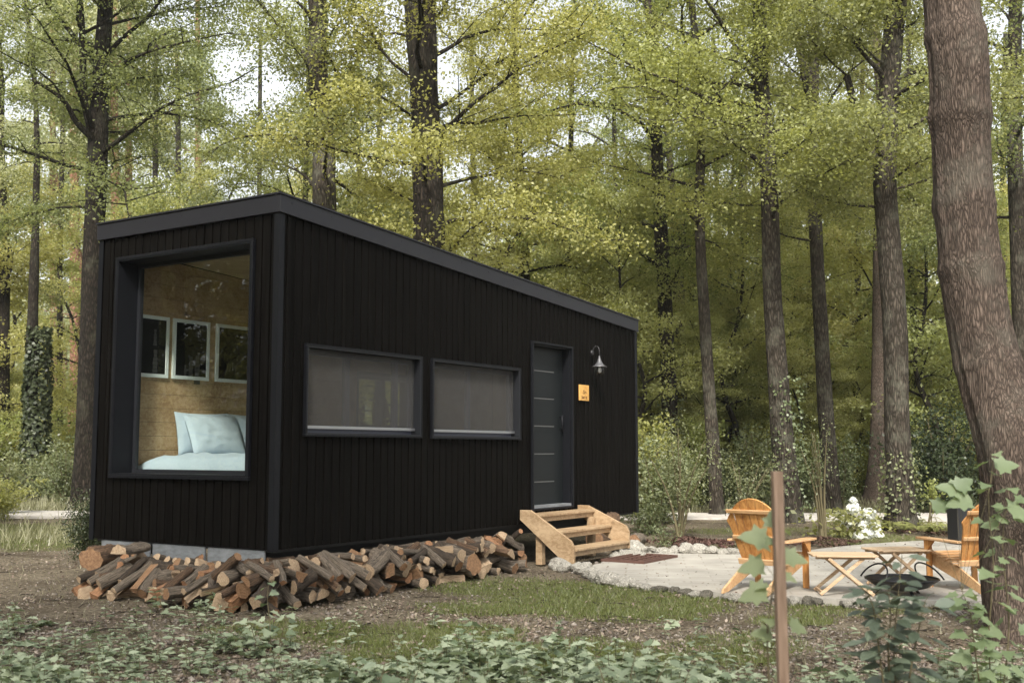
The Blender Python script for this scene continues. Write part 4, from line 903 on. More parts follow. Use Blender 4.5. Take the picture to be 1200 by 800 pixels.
# ridged, knobbly bark on the huge trunk
for o in big.children:
    if o.name.startswith('trunk'):
        me = o.data; N_ = 151*72; co = np.empty(len(me.vertices)*3, np.float32); me.vertices.foreach_get('co', co); co = co.reshape(-1, 3); nn = np.empty(len(me.vertices)*3, np.float32); me.vertices.foreach_get('normal', nn); nn = nn.reshape(-1, 3)
        th = np.tile(np.arange(72)/72*2*PI, 151); z = co[:N_, 2]
        d = (fbm(th*9/2+z*.35, z*1.6, 4, 3)-.5)*.030+(value_noise2(np.cos(th)*22+40, np.sin(th)*22+z*1.7+40, 9)-.5)*.016
        for (kz, kt, ka, kw) in ((2.62, 4.4, .05, .10), (3.75, 4.7, .055, .16), (4.35, 4.6, .04, .12), (1.9, 4.2, .03, .1), (3.1, 5.3, .03, .1)):
            d += ka*np.exp(-((z-kz)/kw)**2)*np.exp(-(np.angle(np.exp(1j*(th-kt)))/.55)**2)+ka*.35*np.exp(-((z-kz)/(kw*.5))**2)
        co[:N_] += nn[:N_]*d[:, None]; me.vertices.foreach_set('co', co.ravel()); me.update()
# ivy up the slim trunk
def ivy_on(root, x0, z0, z1, rad, n, size, m, seed):
    g = np.random.default_rng(seed); z = z0+(z1-z0)*g.random(n)**.95; t = g.uniform(0, 2*PI, n); rr = rad*(1+.45*value_noise2(t*2, z*1.5, 3)+g.uniform(-.1, .35, n))*(1-.25*(z-z0)/(z1-z0))
    c = np.stack([x0+rr*np.cos(t), rr*np.sin(t), z], 1); up = np.stack([np.cos(t), np.sin(t), np.full(n, .35)], 1)
    V, F = leaves_quads(c, size, g, .5, .85, up); link('ivy', np_mesh('ivy', V, F, 4), m, root)
ivt = [o for o in bpy.data.objects if o.name == 'ivy_clad_tree'][0]; ivy_on(ivt, 0.0, 0.3, 4.4, .27, 3200, .11, M['lholly'], 4)
for lab, z1_, n_ in (('slender dark trunk nearest the low end of the cabin roof', 2.9, 500), ('mottled brown trunk with ferns round its foot behind the folding tables', 1.3, 420), ('tall speckled trunk directly behind the near garden chair and stake', 2.6, 600)):
    r_ = [o for o in bpy.data.objects if o.get('label') == lab][0]; ivy_on(r_, .0, .1, z1_, .26, n_, .06, M['lshrub'], 8)

def where(px):
    for lim, t in ((70, 'beyond the ivy wrapped trunk'), (200, 'above the picture window end'), (330, 'above the tall roof corner'), (470, 'behind the upper half of the roof'), (620, 'behind the middle of the roof'), (760, 'above the low end of the roof'), (860, 'behind the loose shrub past the cabin'), (950, 'behind the near garden chair'), (1045, 'behind the white flowers'), (1120, 'above the dark glossy bush'), (1300, 'beyond the huge leaning trunk')):
        if px < lim: return t
    return 'beyond the huge leaning trunk'
# ---- trees filling the wood: a few kinds built once, then copied
LK = 1.05
def proto(kind, seed):
    g = random.Random(seed); 
    if kind == 'tall':
        H_ = g.uniform(18, 22); P = [(0, 0, -.2)]+[(g.uniform(-.3, .3)*k, g.uniform(-.3, .3)*k, H_*k/5) for k in range(1, 6)]
        return build_tree('forest_tree', '', P, [.24, .2, .17, .13, .09, .04], M['barkG'] if seed % 2 else M['barkD'], M['lmg'] if seed % 3 else M['lyg'], 4.0, H_-.5, seed, nlimb=28, llen=3.9, nsub=6, cl=3, per=20, crad=.58, size=.13, n=9, origin=(0, 0, 0))
    if kind == 'under':
        H_ = g.uniform(8, 11); P = [(0, 0, -.2)]+[(g.uniform(-.25, .25)*k, g.uniform(-.25, .25)*k, H_*k/5) for k in range(1, 6)]
        return build_tree('understory_tree', '', P, [.10, .085, .07, .05, .035, .015], M['barkD'], M['lund'], 1.5, H_-.2, seed, nlimb=28, llen=2.8, nsub=6, cl=3, per=40, crad=.46, size=.092, n=8, elev=(.1, .9), origin=(0, 0, 0))
    H_ = g.uniform(16, 20); P = [(0, 0, -.2)]+[(g.uniform(-.3, .3)*k, g.uniform(-.3, .3)*k, H_*k/5) for k in range(1, 6)]
    return build_tree('forest_tree', '', P, [.24, .2, .17, .13, .09, .04], M['barkP'], M['lpale'], 3.5, H_-.5, seed, nlimb=26, llen=3.6, nsub=6, cl=3, per=18, crad=.8, size=.15, n=9, origin=(0, 0, 0))
TALL = [proto('tall', s) for s in (101, 102, 103, 104)]; UNDER = [proto('under', s) for s in (201, 202, 203, 204)]; PALE = [proto('pale', s) for s in (301, 302)]
used_proto = set(); placed = []
names_ = []
def place(protos, x, y, s, look, grp):
    k = rnd.randrange(len(protos)); p = protos[k]
    if p.name in used_proto: o = copy_tree(p)
    else: o = p; used_proto.add(p.name)
    o.location = (x, y, gz(x, y)-.05); o.rotation_euler = (rnd.uniform(-.03, .03), rnd.uniform(-.03, .03), rnd.uniform(0, 6.28)); o.scale = (s*rnd.uniform(.9, 1.1),)*2+(s,)
    o['category'] = 'tree'; o['group'] = grp; placed.append((x, y)); px = px_of(x, y); names_.append((o, f'{look} {where(px)}', math.hypot(x, y)))
    return o
for i, (px_, Y_, w_, lean) in enumerate(((805, 34, 9, 5), (848, 40, 8, -6), (893, 36, 8, 4), (952, 33, 9, -4), (1000, 35, 8, 5), (1072, 30, 9, -3), (1102, 38, 8, 4), (758, 38, 8, 3), (728, 34, 7, -5), (660, 30, 8, 6), (560, 36, 8, -4), (440, 34, 8, 3), (425, 40, 7, -3), (300, 44, 7, 3), (212, 42, 8, -3), (180, 36, 8, 2), (70, 40, 7, 2), (1180, 34, 9, -2))):
    T_px('slim_tree', f"very slim dark trunk {where(px_)}, {ORD[i]} of its kind", Y_, [(px_, 560), (px_+lean*.6, 420), (px_+lean, 300), (px_+lean*1.5, 160), (px_+lean*2, 40)], [w_*1.1, w_, w_*.9, w_*.8, w_*.6], M['barkD'], M['lyg'], 8, 14, 400+i, up=15, nlimb=9, llen=2.6, per=24, n=8, group=NEAR)
fixed = [(o.location.x, o.location.y) for o in bpy.data.objects if o.type == 'EMPTY' and o.get('category') == 'tree' and o.location.y > 5]
def free(x, y, d): return all((x-a)**2+(y-b)**2 > d*d for a, b in placed) and all((x-a)**2+(y-b)**2 > (d*.5)**2 for a, b in fixed)
def in_cabin(x, y, m=1.2):
    u, v = to_cabin((x, y)); return -m < u < CLEN+m and -m < v < CWID+m
# bright understory, 24 to 42 m away
tries = 0; cnt = 0
for (px, Y) in ((560, 25), (690, 27), (735, 31), (650, 33), (745, 24.5), (450, 27), (300, 29), (330, 36), (230, 34), (860, 27), (905, 31), (1000, 30), (1085, 27), (1110, 33), (1160, 28), (940, 34), (810, 34), (700, 38), (760, 38), (20, 36), (170, 40), (420, 38), (520, 34), (600, 40), (880, 40), (1050, 38), (1180, 38), (985, 40), (100, 42), (1230, 30), (-30, 30), (1150, 44), (830, 44), (640, 46), (280, 46), (480, 46)):
    x = (px-600)/F_PX*Y; s = rnd.uniform(.8, 1.12)
    place(UNDER, x, Y+rnd.uniform(-.5, .5), s, 'young yellow green leaved tree', 'young trees of the understory')
for (px, Y, s_) in ((765, 27, .5), (815, 25.5, .42), (850, 28, .5), (885, 29, .55), (935, 26, .45), (960, 30, .5), (1000, 27, .42), (1010, 33, .6), (905, 33, .6), (830, 31, .55), (780, 31, .6), (1075, 29, .5), (1120, 27, .5), (1160, 31, .6), (15, 30, .45), (740, 29, .5)):  # extra low trees added to brighten the dark band of the wood
    place(UNDER, (px-600)/F_PX*Y, Y, s_, 'waist high beech added for brightness' if s_ < .46 else 'low beech added for brightness', 'young trees of the understory')
# tall trees, 34 to 78 m
while cnt < 50 and tries < 6000:
    tries += 1; Y = 46+36*rnd.random()**.8; x = rnd.uniform(-.56, .56)*Y
    px = px_of(x, Y)
    if not free(x, Y, 3.4): continue
    if px < 110 and rnd.random() < .45: continue
    if 290 < px < 365 and Y < 62: continue
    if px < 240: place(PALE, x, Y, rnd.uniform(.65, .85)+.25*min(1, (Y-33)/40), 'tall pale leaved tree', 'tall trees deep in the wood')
    else: place(TALL, x, Y, rnd.uniform(.62, .8)+.28*min(1, (Y-33)/40), 'tall green crowned tree', 'tall trees deep in the wood')
    cnt += 1
outer_ = []
# unseen trees added outside the frame to shade the clearing and darken pane reflections
for x, y in ((-9, -4), (-4.5, -6.5), (0.5, -5.5), (-2.5, -3.2), (-6.5, -8.5), (-12, -9), (-6.5, -12), (-1, -11.5), (4.5, -9.5), (6.5, -4.5), (-16, -5), (9.5, -10), (3.5, -15), (-9.5, 7.5), (-13.5, 5), (-12, 11.5), (-15.5, 8), (-17, 14.5), (-16, 2), (-11, 9.2), (-13.5, 7.2), (-16.5, 10.5), (-19, 6), (-14.8, 12.6), (-21, 9.5), (-18, 3), (12, 14), (14.5, 20), (17, 10)):
    lo = x < -10 and y > 2; o = place(UNDER if lo else TALL, x, y, rnd.uniform(1.0, 1.25) if lo else rnd.uniform(.75, .95), 'tall forest tree', 'trees around the clearing'); names_.pop(); outer_.append((o, ('low bushy' if lo else 'tall')+' unseen tree added outside the frame beside the clearing', math.atan2(y, x)))
make_unique(names_, 'in depth'); make_unique(outer_, 'going round')
# the wood beyond that, where single trees merge
def far_wood():
    g = np.random.default_rng(5); L_ = Leaves(); n = 120000
    Y = g.uniform(84, 118, n); x = g.uniform(-.62, .62, n)*Y; lump = fbm(x*.16, Y*.1, 31, 4); hmax = 11+15*lump*(.55+.45*np.clip((x/Y+.5), 0, 1)); z = .3+g.random(n)**.9*hmax
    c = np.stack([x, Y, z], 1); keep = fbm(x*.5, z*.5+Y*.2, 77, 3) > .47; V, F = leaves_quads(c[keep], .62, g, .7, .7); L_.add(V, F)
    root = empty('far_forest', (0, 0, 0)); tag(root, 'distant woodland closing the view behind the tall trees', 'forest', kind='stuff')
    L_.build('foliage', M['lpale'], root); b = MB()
    for i in range(70):
        y = rnd.uniform(82, 115); xx = rnd.uniform(-.6, .6)*y; b.tube([(xx, y, -.3), (xx+rnd.uniform(-.4, .4), y, 7), (xx+rnd.uniform(-.8, .8), y, 16)], [.25, .2, .08], 6, caps=False)
    b.build('trunk', M['barkG'], root)
far_wood()

# ================================================================== SHRUBS
def shrub_proto(name, h, r, n, size, m, seed, stems=9, loose=.3, low=.1, asp=.55, tilt=.8, shape=None):
    g = np.random.default_rng(seed); root = empty(name, (0, 0, 0)); b = MB(); cen = []
    for i in range(stems):
        a = g.uniform(0, 2*PI); rr = r*g.uniform(.2, .95); top = Vector((math.cos(a)*rr, math.sin(a)*rr, h*g.uniform(.65, 1.0)*(1-.25*rr/r))); mid = Vector((top.x*.35, top.y*.35, top.z*.5)); pts = polyline([Vector((g.uniform(-.05, .05), g.uniform(-.05, .05), -.03)), mid, top], 6)
        b.tube(pts, [.013*(1-.8*k/6)*max(h, .7) for k in range(7)], 5, caps=False)
        for k in range(7):
            if pts[k].z > low*h: cen += [tuple(pts[k]+Vector(g.normal(0, r*loose*.55, 3))) for _ in range(3)]
    b.build('stem', M['stem'], root)
    c = np.array(cen)[g.integers(0, len(cen), n)]+g.normal(0, 1, (n, 3))*np.array([r, r, h*.5])*loose*.42; c = c[c[:, 2] > low*h*.6]
    V, F = leaves_quads(c, size, g, tilt, asp); link('foliage', np_mesh('foliage', V, F, 4), m, root); return root
SH = [shrub_proto('shrub', 1.5, 1.0, 3400, .075, M['lshrub'], 1, loose=.2), shrub_proto('shrub', 1.9, .8, 2800, .07, M['lshrub'], 2, loose=.24), shrub_proto('shrub', 1.0, 1.1, 3200, .08, M['lund'], 3, loose=.22), shrub_proto('shrub', 2.4, 1.2, 4200, .095, M['lyg'], 4, loose=.2)]
DK = shrub_proto('holly_bush', 2.3, 1.3, 8500, .085, M['lholly'], 6, stems=14, loose=.34, asp=.6)
sh_items = []; used_sh = set()
def put(p, x, y, s, label, grp='shrubs under the trees', cat='shrub', sz=None):
    o = copy_tree(p) if p.name in used_sh else p; used_sh.add(p.name); o.location = (x, y, gz(x, y)-.02); o.rotation_euler.z = rnd.uniform(0, 6.28); o.scale = (s, s, sz or s); o['category'] = cat
    if grp: o['group'] = grp
    if label: o['label'] = label
    return o
q = G(1108, 602); put(DK, Wd(1106, 600, 22.5).x, 22.5, .92, 'large dark glossy leaved bush between the fern ringed trunk and the huge trunk', None, 'bush')
o = put(DK, -4.95, 13.15, .30, 'small dark green bush at the foot of the cabin end wall', None, 'bush', .34)
for (px, Y, k, s) in ((770, 19.5, 0, 1.1), (752, 21, 3, .9), (800, 24, 3, .9), (850, 25, 0, 1.2), (885, 24, 1, 1), (905, 26, 3, .9), (940, 25, 0, 1.1), (985, 24.6, 1, .9), (1000, 27, 3, .8), (955, 28, 2, 1.3), (1015, 30, 0, 1.3), (870, 29, 2, 1.4), (830, 30, 3, 1.1), (760, 27, 3, 1.2), (1075, 25, 1, .8), (1140, 25, 0, 1.1), (1165, 24, 3, .9), (1190, 27, 0, 1.3),
                      (12, 22.2, 0, .95), (-8, 20.5, 2, .8), (70, 27, 0, 1.1), (82, 25.2, 1, .9), (55, 30, 3, .9), (12, 31, 3, 1.0), (100, 30, 2, 1.4), (30, 34, 0, 1.5), (80, 36, 3, 1.2), (118, 34, 0, 1.4), (5, 38, 2, 1.6), (60, 42, 3, 1.3), (1220, 23, 3, 1), (780, 33, 0, 1.6), (900, 35, 3, 1.3), (975, 34, 0, 1.5), (1050, 31, 3, 1.1), (1100, 30, 0, 1.2), (820, 38, 3, 1.4), (870, 42, 3, 1.5), (940, 42, 0, 1.8), (1040, 40, 3, 1.3), (1150, 35, 3, 1.4), (745, 36, 3, 1.4), (760, 44, 3, 1.6), (-20, 28, 3, 1.0)):
    x = (px-600)/F_PX*Y; o = put(SH[k], x, Y, s, None)
    sh_items.append((o, f"{['rounded grey green shrub', 'upright grey green shrub', 'low yellow green shrub', 'tall mid green shrub'][k]} {where(px)}", Y))
make_unique(sh_items, 'in depth')
# wispy shrub with bare lower stems beyond the stones, and its smaller neighbours
def wisp(label, x, y, h, r, n, size, bare, seed, m=None, stems=8):
    p = shrub_proto('young_shrub', h, r, n, size, m or M['lshrub'], seed, stems=stems, loose=.34, low=bare, asp=.5); p.location = (x, y, gz(x, y)); tag(p, label, 'shrub', 'young shrubs planted round the patio')
g1 = G(802, 640); wisp('wispy young shrub with bare lower stems beyond the row of pale stones', 2.5, 16.6, 2.05, .62, 2300, .05, .3, 41)
wisp('young shrub with thin bare pale stems in the mulch ring behind the stake', Wd(965, 630, 16.4).x, 16.4, 1.9, .42, 520, .045, .42, 42)
wisp('loose young shrub behind the back of the near garden chair', Wd(880, 600, 18).x, 18.6, 1.6, .6, 1400, .05, .15, 43)
wisp('small spindly sapling on the path verge near the black planter', Wd(1095, 628, 18).x, 18.2, 1.0, .25, 260, .06, .45, 44, M['lyg'], 4)
wisp('low tuft of leaves in the bed behind the doormat', Wd(778, 636, 15).x, 15.0, .32, .22, 420, .035, .0, 45)
wisp('leafy low shrub at the low end corner of the cabin', Wd(757, 597, 17.4).x, 17.4, .5, .6, 1500, .06, 0, 46)
# mulch rings
def mulch(px, py, r, lab, seed):
    g = np.random.default_rng(seed); p = G(px, py); n = 900; a = g.uniform(0, 2*PI, n); rr = r*np.sqrt(g.random(n))*(.8+.3*np.sin(a*3)); z = gz(p.x, p.y)+.02+.07*np.exp(-(rr/r*2)**2)+g.uniform(0, .02, n)
    V, F = leaves_quads(np.stack([p.x+rr*np.cos(a), p.y+rr*np.sin(a), z], 1), .06, g, .7, .45); o = link('bark_mulch', np_mesh('bark_mulch', V, F, 4), M['mulch']); tag(o, lab, 'mulch', kind='stuff')
M['mulch'] = leaf_mat('bark_mulch_chips', (.045, .026, .018), (.13, .08, .055), tr=.05, trc=(1, 1, 1), gloss=0)
mulch(965, 636, .62, 'reddish brown bark mulch round the bare stemmed shrub', 1); mulch(805, 637, .6, 'dark mulch under the wispy shrub', 2); mulch(870, 640, .9, 'dark mulch bed behind the near garden chair', 3); mulch(1096, 624, .6, 'grey brown mulch round the spindly sapling', 4)
# ferns round the mottled trunk
def fern_clump():
    g = np.random.default_rng(9); c0 = np.array([Wd(1057, 620, 18.2).x, 17.75, 0]); V_ = Leaves(); b = MB()
    for i in range(110):
        a = g.uniform(0, 2*PI); r0 = g.uniform(.1, .95); s = np.array([c0[0]+r0*math.cos(a)*1.5+.15, c0[1]+r0*math.sin(a)*.8-.1, .0]); ln = g.uniform(.3, .55); az = a+g.uniform(-.9, .9); k = 26
        t = np.linspace(.12, 1, k); P = s+np.stack([np.cos(az)*t*ln*.8, np.sin(az)*t*ln*.8, ln*(1.0*t-.85*t*t)+.02], 1)
        sd = np.array([-math.sin(az), math.cos(az), 0]); w_ = (.10*(1-t)+.012)[:, None]
        for sg in (1, -1):
            q = P+sd*sg*w_*.5; n_ = len(q); tang = np.array([math.cos(az), math.sin(az), 0])*.010
            v = np.stack([P-tang, P+sd*sg*w_*.5-tang*.4+[0, 0, .004], P+sd*sg*w_, P+tang], 1).reshape(-1, 3); V_.add(v, np.arange(len(v)))
    root = empty('fern', (0, 0, 0)); root.location = c0; V_.V = [v-c0 for v in V_.V]; V_.build('frond', M['lfern'], root); tag(root, 'arching green fern clump spreading round the foot of the mottled trunk', 'fern')
fern_clump()
# white flowering plant
def hydrangea():
    g = np.random.default_rng(12); c0 = np.array([G(1003, 634).x, 16.6, 0]); root = empty('hydrangea', tuple(c0), 0, 'white flowering shrub with big pale heads beyond the folding tables', 'flowering shrub'); b = MB()
    cen = [(1000, 596, .13), (1018, 602, .15), (992, 612, .12), (1010, 614, .16), (1024, 619, .16), (1006, 628, .12), (1016, 625, .13), (1000, 586, .07), (990, 634, .07), (1030, 628, .1)]
    for k, (px, py, r) in enumerate(cen):
        P = np.array(Wd(px, py, 16.6+g.uniform(-.15, .15)))-c0; n = 170; d = g.normal(0, 1, (n, 3)); d /= np.linalg.norm(d, axis=1)[:, None]; V, F = leaves_quads(P+d*r*.72*g.uniform(.75, 1.1, (n, 1))*[1, 1, .8], .05, g, .35, .9, up=d)
        link('flower_head', np_mesh('flower_head', V, F, 4), M['petal'], root); b.tube([(0, 0, -.02), (P[0]*.6, P[1]*.6, P[2]*.6), tuple(P)], [.008, .007, .005], 5)
    b.build('stem', M['stem'], root); n = 420; V, F = leaves_quads(np.stack([g.normal(.05, .3, n), g.normal(0, .2, n), g.uniform(.03, .42, n)], 1), .09, g, .7, .6); link('foliage', np_mesh('foliage', V, F, 4), M['lmg'], root)
M['petal'] = leaf_mat('white_flower_petals', (.66, .68, .60), (.80, .81, .76), tr=.2, trc=(1, 1, 1))
hydrangea()

# ================================================================== FIREWOOD
def log_mesh(kind, seed):
    g = random.Random(seed); n = 18; prof = []
    for j in range(n):
        t = 2*PI*j/n; y, z = math.cos(t), math.sin(t)
        if kind == 'half' and z < -.05: z = -.05
        if kind == 'quarter':
            if z < -.3: z = -.3
            if y < -.3: y = -.3
        prof.append([y, z, t])
    steps = 11; vs = []; fs = []; mi = []; cv = [(g.uniform(-.10, .10), g.uniform(-.10, .10))]
    bend = (g.uniform(-.22, .22), g.uniform(-.22, .22))
    for i in range(steps+1):
        f = i/steps*2-1; x = f*.5
        for j, (y, z, t) in enumerate(prof):
            q = 1+.30*mnoise.noise(Vector((y*1.3+seed, z*1.3, f*1.2)))+.16*mnoise.noise(Vector((y*3+seed, z*3, f*4)))+.10*mnoise.noise(Vector((y*7+seed, z*7, f*9)))
            vs.append((x+(0 if 0 < i < steps else g.uniform(-.012, .012)), (y*q+bend[0]*(f*f-.5)), (z*q+bend[1]*(f*f-.5))))
    for i in range(steps):
        for j in range(n):
            fs.append((i*n+j, i*n+(j+1) % n, (i+1)*n+(j+1) % n, (i+1)*n+j)); a, b_ = prof[j], prof[(j+1) % n]
            flatf = (kind == 'half' and a[1] <= -.05 and b_[1] <= -.05) or (kind == 'quarter' and ((a[1] <= -.3 and b_[1] <= -.3) or (a[0] <= -.3 and b_[0] <= -.3)))
            mi.append(1 if flatf else 0)
    fs += [tuple(range(n))[::-1], tuple(range(steps*n, steps*n+n))]; mi += [1, 1]
    return vs, fs, mi
LOGM = {}
for ki, kind in enumerate(('round', 'round', 'half', 'quarter')):
    for bi in range(3):
        for ci in range(3):
            vs, fs, mi = log_mesh(kind, ki*9+bi*3+ci+1); me = bpy.data.meshes.new('firewood_log'); 
            me.from_pydata(vs, [], fs); me.materials.append(BARKS[bi]); me.materials.append(CUTS[ci]); me.polygons.foreach_set('material_index', mi)
            me.polygons.foreach_set('use_smooth', [m_ == 0 for m_ in mi]); me.update(); LOGM.setdefault((kind, bi, ci), []).append(me)
pile = []; logs = []
def seg_pts(c, d, ln): return [c+d*(ln*(k/4-.5)) for k in range(5)]
def drop(cu, cv_, ang, ln, r):
    d = Vector((math.cos(ang), math.sin(ang), 0)); c = Vector((cu, cv_, 0)); zs = []
    for p in seg_pts(c, d, ln):
        z = r*.92
        for (qs, qr) in pile:
            for q in qs:
                dx = (p.x-q.x)**2+(p.y-q.y)**2; s = (r+qr)*.90
                if dx < s*s: z = max(z, q.z+math.sqrt(s*s-dx))
        zs.append(z)
    a = max(zs[0], zs[1]); b_ = max(zs[3], zs[4]); m_ = zs[2]
    za = max(a, 2*m_-b_ if m_ > (a+b_)/2 else a); zb = b_
    mid = max((za+zb)/2, m_); sl = max(-.22, min(.22, (zb-za)))
    return mid, sl, d, c
lr = random.Random(23); attempts = 0; TOPS = ((.12, 1.5), (.34, 1))
nlog = 0
while nlog < 235 and attempts < 2000:
    attempts += 1; best = None; r = lr.choice((.03, .035, .04, .045, .05, .055, .06, .07, .08, .10)); ln = lr.uniform(.25, .42)
    for k in range(9):
        t = lr.random()
        if t < .40:   # along the end wall
            v = lr.uniform(-.25, 1.85); u = lr.uniform(-.48, .06); base = 0; lim = .27 if v < 1.6 else .24; taper = 1
            ang = base+lr.choice((lr.uniform(-.3, .3), lr.uniform(-.5, .5), lr.uniform(-.9, .9), PI/2+lr.uniform(-.3, .3))); ang += .0
        else:
            u = lr.uniform(-.45, 3.42); v = lr.uniform(-.34, .10); ang = PI/2+lr.choice((lr.uniform(-.3, .3), lr.uniform(-.4, .4), lr.uniform(-.8, .8), PI/2+lr.uniform(-.3, .3))); lim = .33-.005*u
        out = max(-u if t < .4 else -v, 0)
        lim2 = lim*(1-.55*max(0, (out-.25)/.4)) if out > .25 else lim
        z, sl, d, c = drop(u, v, ang, ln, r)
        if (u > -.12 and v > -.12) and z+r+abs(sl)/2 > .40: continue
        if z+r > lim2+.06: continue
        if best is None or z+r < best[0]: best = (z+r, z, sl, d, c, u, v)
    if best is None: continue
    _, z, sl, d, c, u, v = best
    dd = Vector((d.x*ln, d.y*ln, sl)).normalized(); ctr = Vector((c.x, c.y, z)); pile.append(([ctr+dd*(ln*(k/4-.5)) for k in range(5)], r)); nlog += 1
    kind = lr.choice(('round', 'round', 'round', 'half', 'quarter')); bi = lr.choice((0, 0, 0, 1, 2)); ci = lr.choice((0, 1, 1, 1, 2)); me = lr.choice(LOGM[(kind, bi, ci)])
    o = bpy.data.objects.new('firewood_log', me); COL.objects.link(o); wd = (CX*dd.x+CV*dd.y+Vector((0, 0, dd.z))).normalized()
    base_z = .0; o.location = CO+CX*ctr.x+CV*ctr.y+Vector((0, 0, ctr.z+base_z-.01))
    q = wd.to_track_quat('X', 'Z'); o.rotation_mode = 'QUATERNION'; o.rotation_quaternion = q @ Euler((lr.uniform(0, 6.28), 0, 0)).to_quaternion(); k_ = 1.0 if kind == 'round' else 1.25
    o.scale = (ln, r*k_, r*k_); o['category'] = 'log'; o['group'] = 'firewood heaped under the cabin'
    size = 'thick' if r > .09 else 'thin' if r < .056 else 'medium'; shp = {'round': 'round', 'half': 'halved', 'quarter': 'wedge split'}[kind]
    bk = ('pale grey', 'brown', 'dark')[bi]; lay = 'at the bottom' if z < r*1.15 else 'on top' if z > .26 else 'mid heap'
    loc = 'below the picture window' if u < -.1 and v > .35 else 'by the cabin corner' if u < .4 else 'below the first window' if u < 2.1 else 'below the second window'
    logs.append((o, f'{size} {shp} {bk} log {lay} {loc}', u-v if u < 0 else u))
make_unique(logs, 'towards the steps')
# short upright stakes of wood and loose logs round the steps
for (u, v, z, ln, r, ang, lab) in ((-.30, 1.45, .39, .40, .075, .35, 'big tan split log on top at the outer end of the heap'), (-.2, 1.98, .12, .42, .11, .4, 'thick log supporting the outermost end of the heap'), (3.62, .25, .14, .4, .07, 1.2, 'brown log standing in the dark just before the steps'),
                                    (5.95, .02, .16, .5, .12, .15, 'thick mossy log lying just past the steps'), (6.10, .05, .385, .42, .10, -.2, 'shorter mossy log on top of the thick one past the steps'), (6.45, -.25, .10, .42, .09, .25, 'pale log lying on the soil farthest past the steps')):
    if u < 0: z = drop(u, v, ang, ln, r)[0]
    me = lr.choice(LOGM[('half' if 'split' in lab else 'round', 0 if 'pale' in lab or 'tan' in lab else 1, 1 if 'tan' in lab else 2)]); o = bpy.data.objects.new('firewood_log', me); COL.objects.link(o); d = (CX*math.cos(ang)+CV*math.sin(ang)).normalized()
    o.location = CO+CX*u+CV*v+Vector((0, 0, z)); o.rotation_mode = 'QUATERNION'; o.rotation_quaternion = d.to_track_quat('X', 'Z'); o.scale = (ln, r, r); tag(o, lab, 'log', 'firewood heaped under the cabin')

# ================================================================== STONES
def rock_mesh(seed, flat=.7):
    bm = bmesh.new(); bmesh.ops.create_icosphere(bm, subdivisions=3, radius=1)
    for v in bm.verts:
        p = v.co.copy(); q = 1+.35*mnoise.noise(p*1.1+Vector((seed*7, 0, 0)))+.16*mnoise.noise(p*2.7+Vector((0, seed*5, 0)))+.06*mnoise.noise(p*7)
        c = mnoise.cell_vector(p*1.3+Vector((seed, seed, 0))); v.co = p*q; v.co.z *= flat; v.co += (c-Vector((.5, .5, .5)))*.12
    me = bpy.data.meshes.new('stone'); bm.to_mesh(me); bm.free(); me.polygons.foreach_set('use_smooth', [i % 3 == 0 for i in range(len(me.polygons))]); return me
RK = [rock_mesh(i) for i in range(6)]; RK2 = [rock_mesh(i+20) for i in range(6)]
for m_ in RK: m_.materials.append(M['rock'])
for m_ in RK2: m_.materials.append(M['rockd'])
stones = []
def stone(x, y, s, pale, label, key, z=0, grp='edging stones round the patio'):
    o = bpy.data.objects.new('stone', rnd.choice(RK if pale else RK2)); COL.objects.link(o); o.location = (x, y, z+s*.30); o.rotation_euler = (rnd.uniform(-.3, .3), rnd.uniform(-.3, .3), rnd.uniform(0, 6.28)); o.scale = (s*rnd.uniform(.85, 1.3), s*rnd.uniform(.8, 1.1), s*rnd.uniform(.75, 1.1))
    o['category'] = 'stone'; o['group'] = grp; stones.append((o, label, key))
def along(pl_, step):
    out = []; 
    for p, q in zip(pl_, pl_[1:]):
        d = math.hypot(q[0]-p[0], q[1]-p[1]); k = max(1, int(d/step)); out += [(p[0]+(q[0]-p[0])*i/k, p[1]+(q[1]-p[1])*i/k) for i in range(k)]
    return out
e1 = along([(.45, 12.35), (.72, 11.95), (.90, 10.98), (1.28, 10.32)], .115)
for i, (x, y) in enumerate(e1): stone(x+rnd.uniform(-.05, .05), y+rnd.uniform(-.05, .05), rnd.uniform(.06, .11), True, ('big' if i % 3 == 0 else 'small')+' pale chalky edging stone between the steps and the lawn', i)
e2 = along([(1.28, 10.32), (2.05, 9.66), (3.1, 9.28), (4.4, 9.27)], .12)
for i, (x, y) in enumerate(e2): stone(x+rnd.uniform(-.06, .06), y+rnd.uniform(-.07, .05), rnd.uniform(.035, .07), rnd.random() < .35, ('small' if i % 2 else 'rough')+' dark mossy edging stone along the lawn side of the patio', i)
e3 = [G(px, py) for px, py in ((742, 651), (757, 650), (769, 651), (782, 650), (794, 648), (806, 648), (818, 649), (828, 647), (838, 649), (848, 650), (858, 650), (728, 655), (874, 651), (888, 652), (900, 654))]
for i, p in enumerate(e3): stone(p.x+rnd.uniform(-.03, .03), p.y+.12, (.11, .085, .12, .10, .085, .14, .11, .085, .10, .08, .09, .12, .08, .09, .07)[i], True, ('rounded' if i % 2 else 'blocky')+' pale stone in the row behind the patio', p.x)
for (px, py, s) in ((741, 648, .16), (732, 652, .13), (745, 655, .10), (722, 656, .09)):
    p = G(px, py); stone(p.x, p.y, s, True, 'chunky pale block under the far foot of the steps', px)
make_unique(stones, 'from the steps')

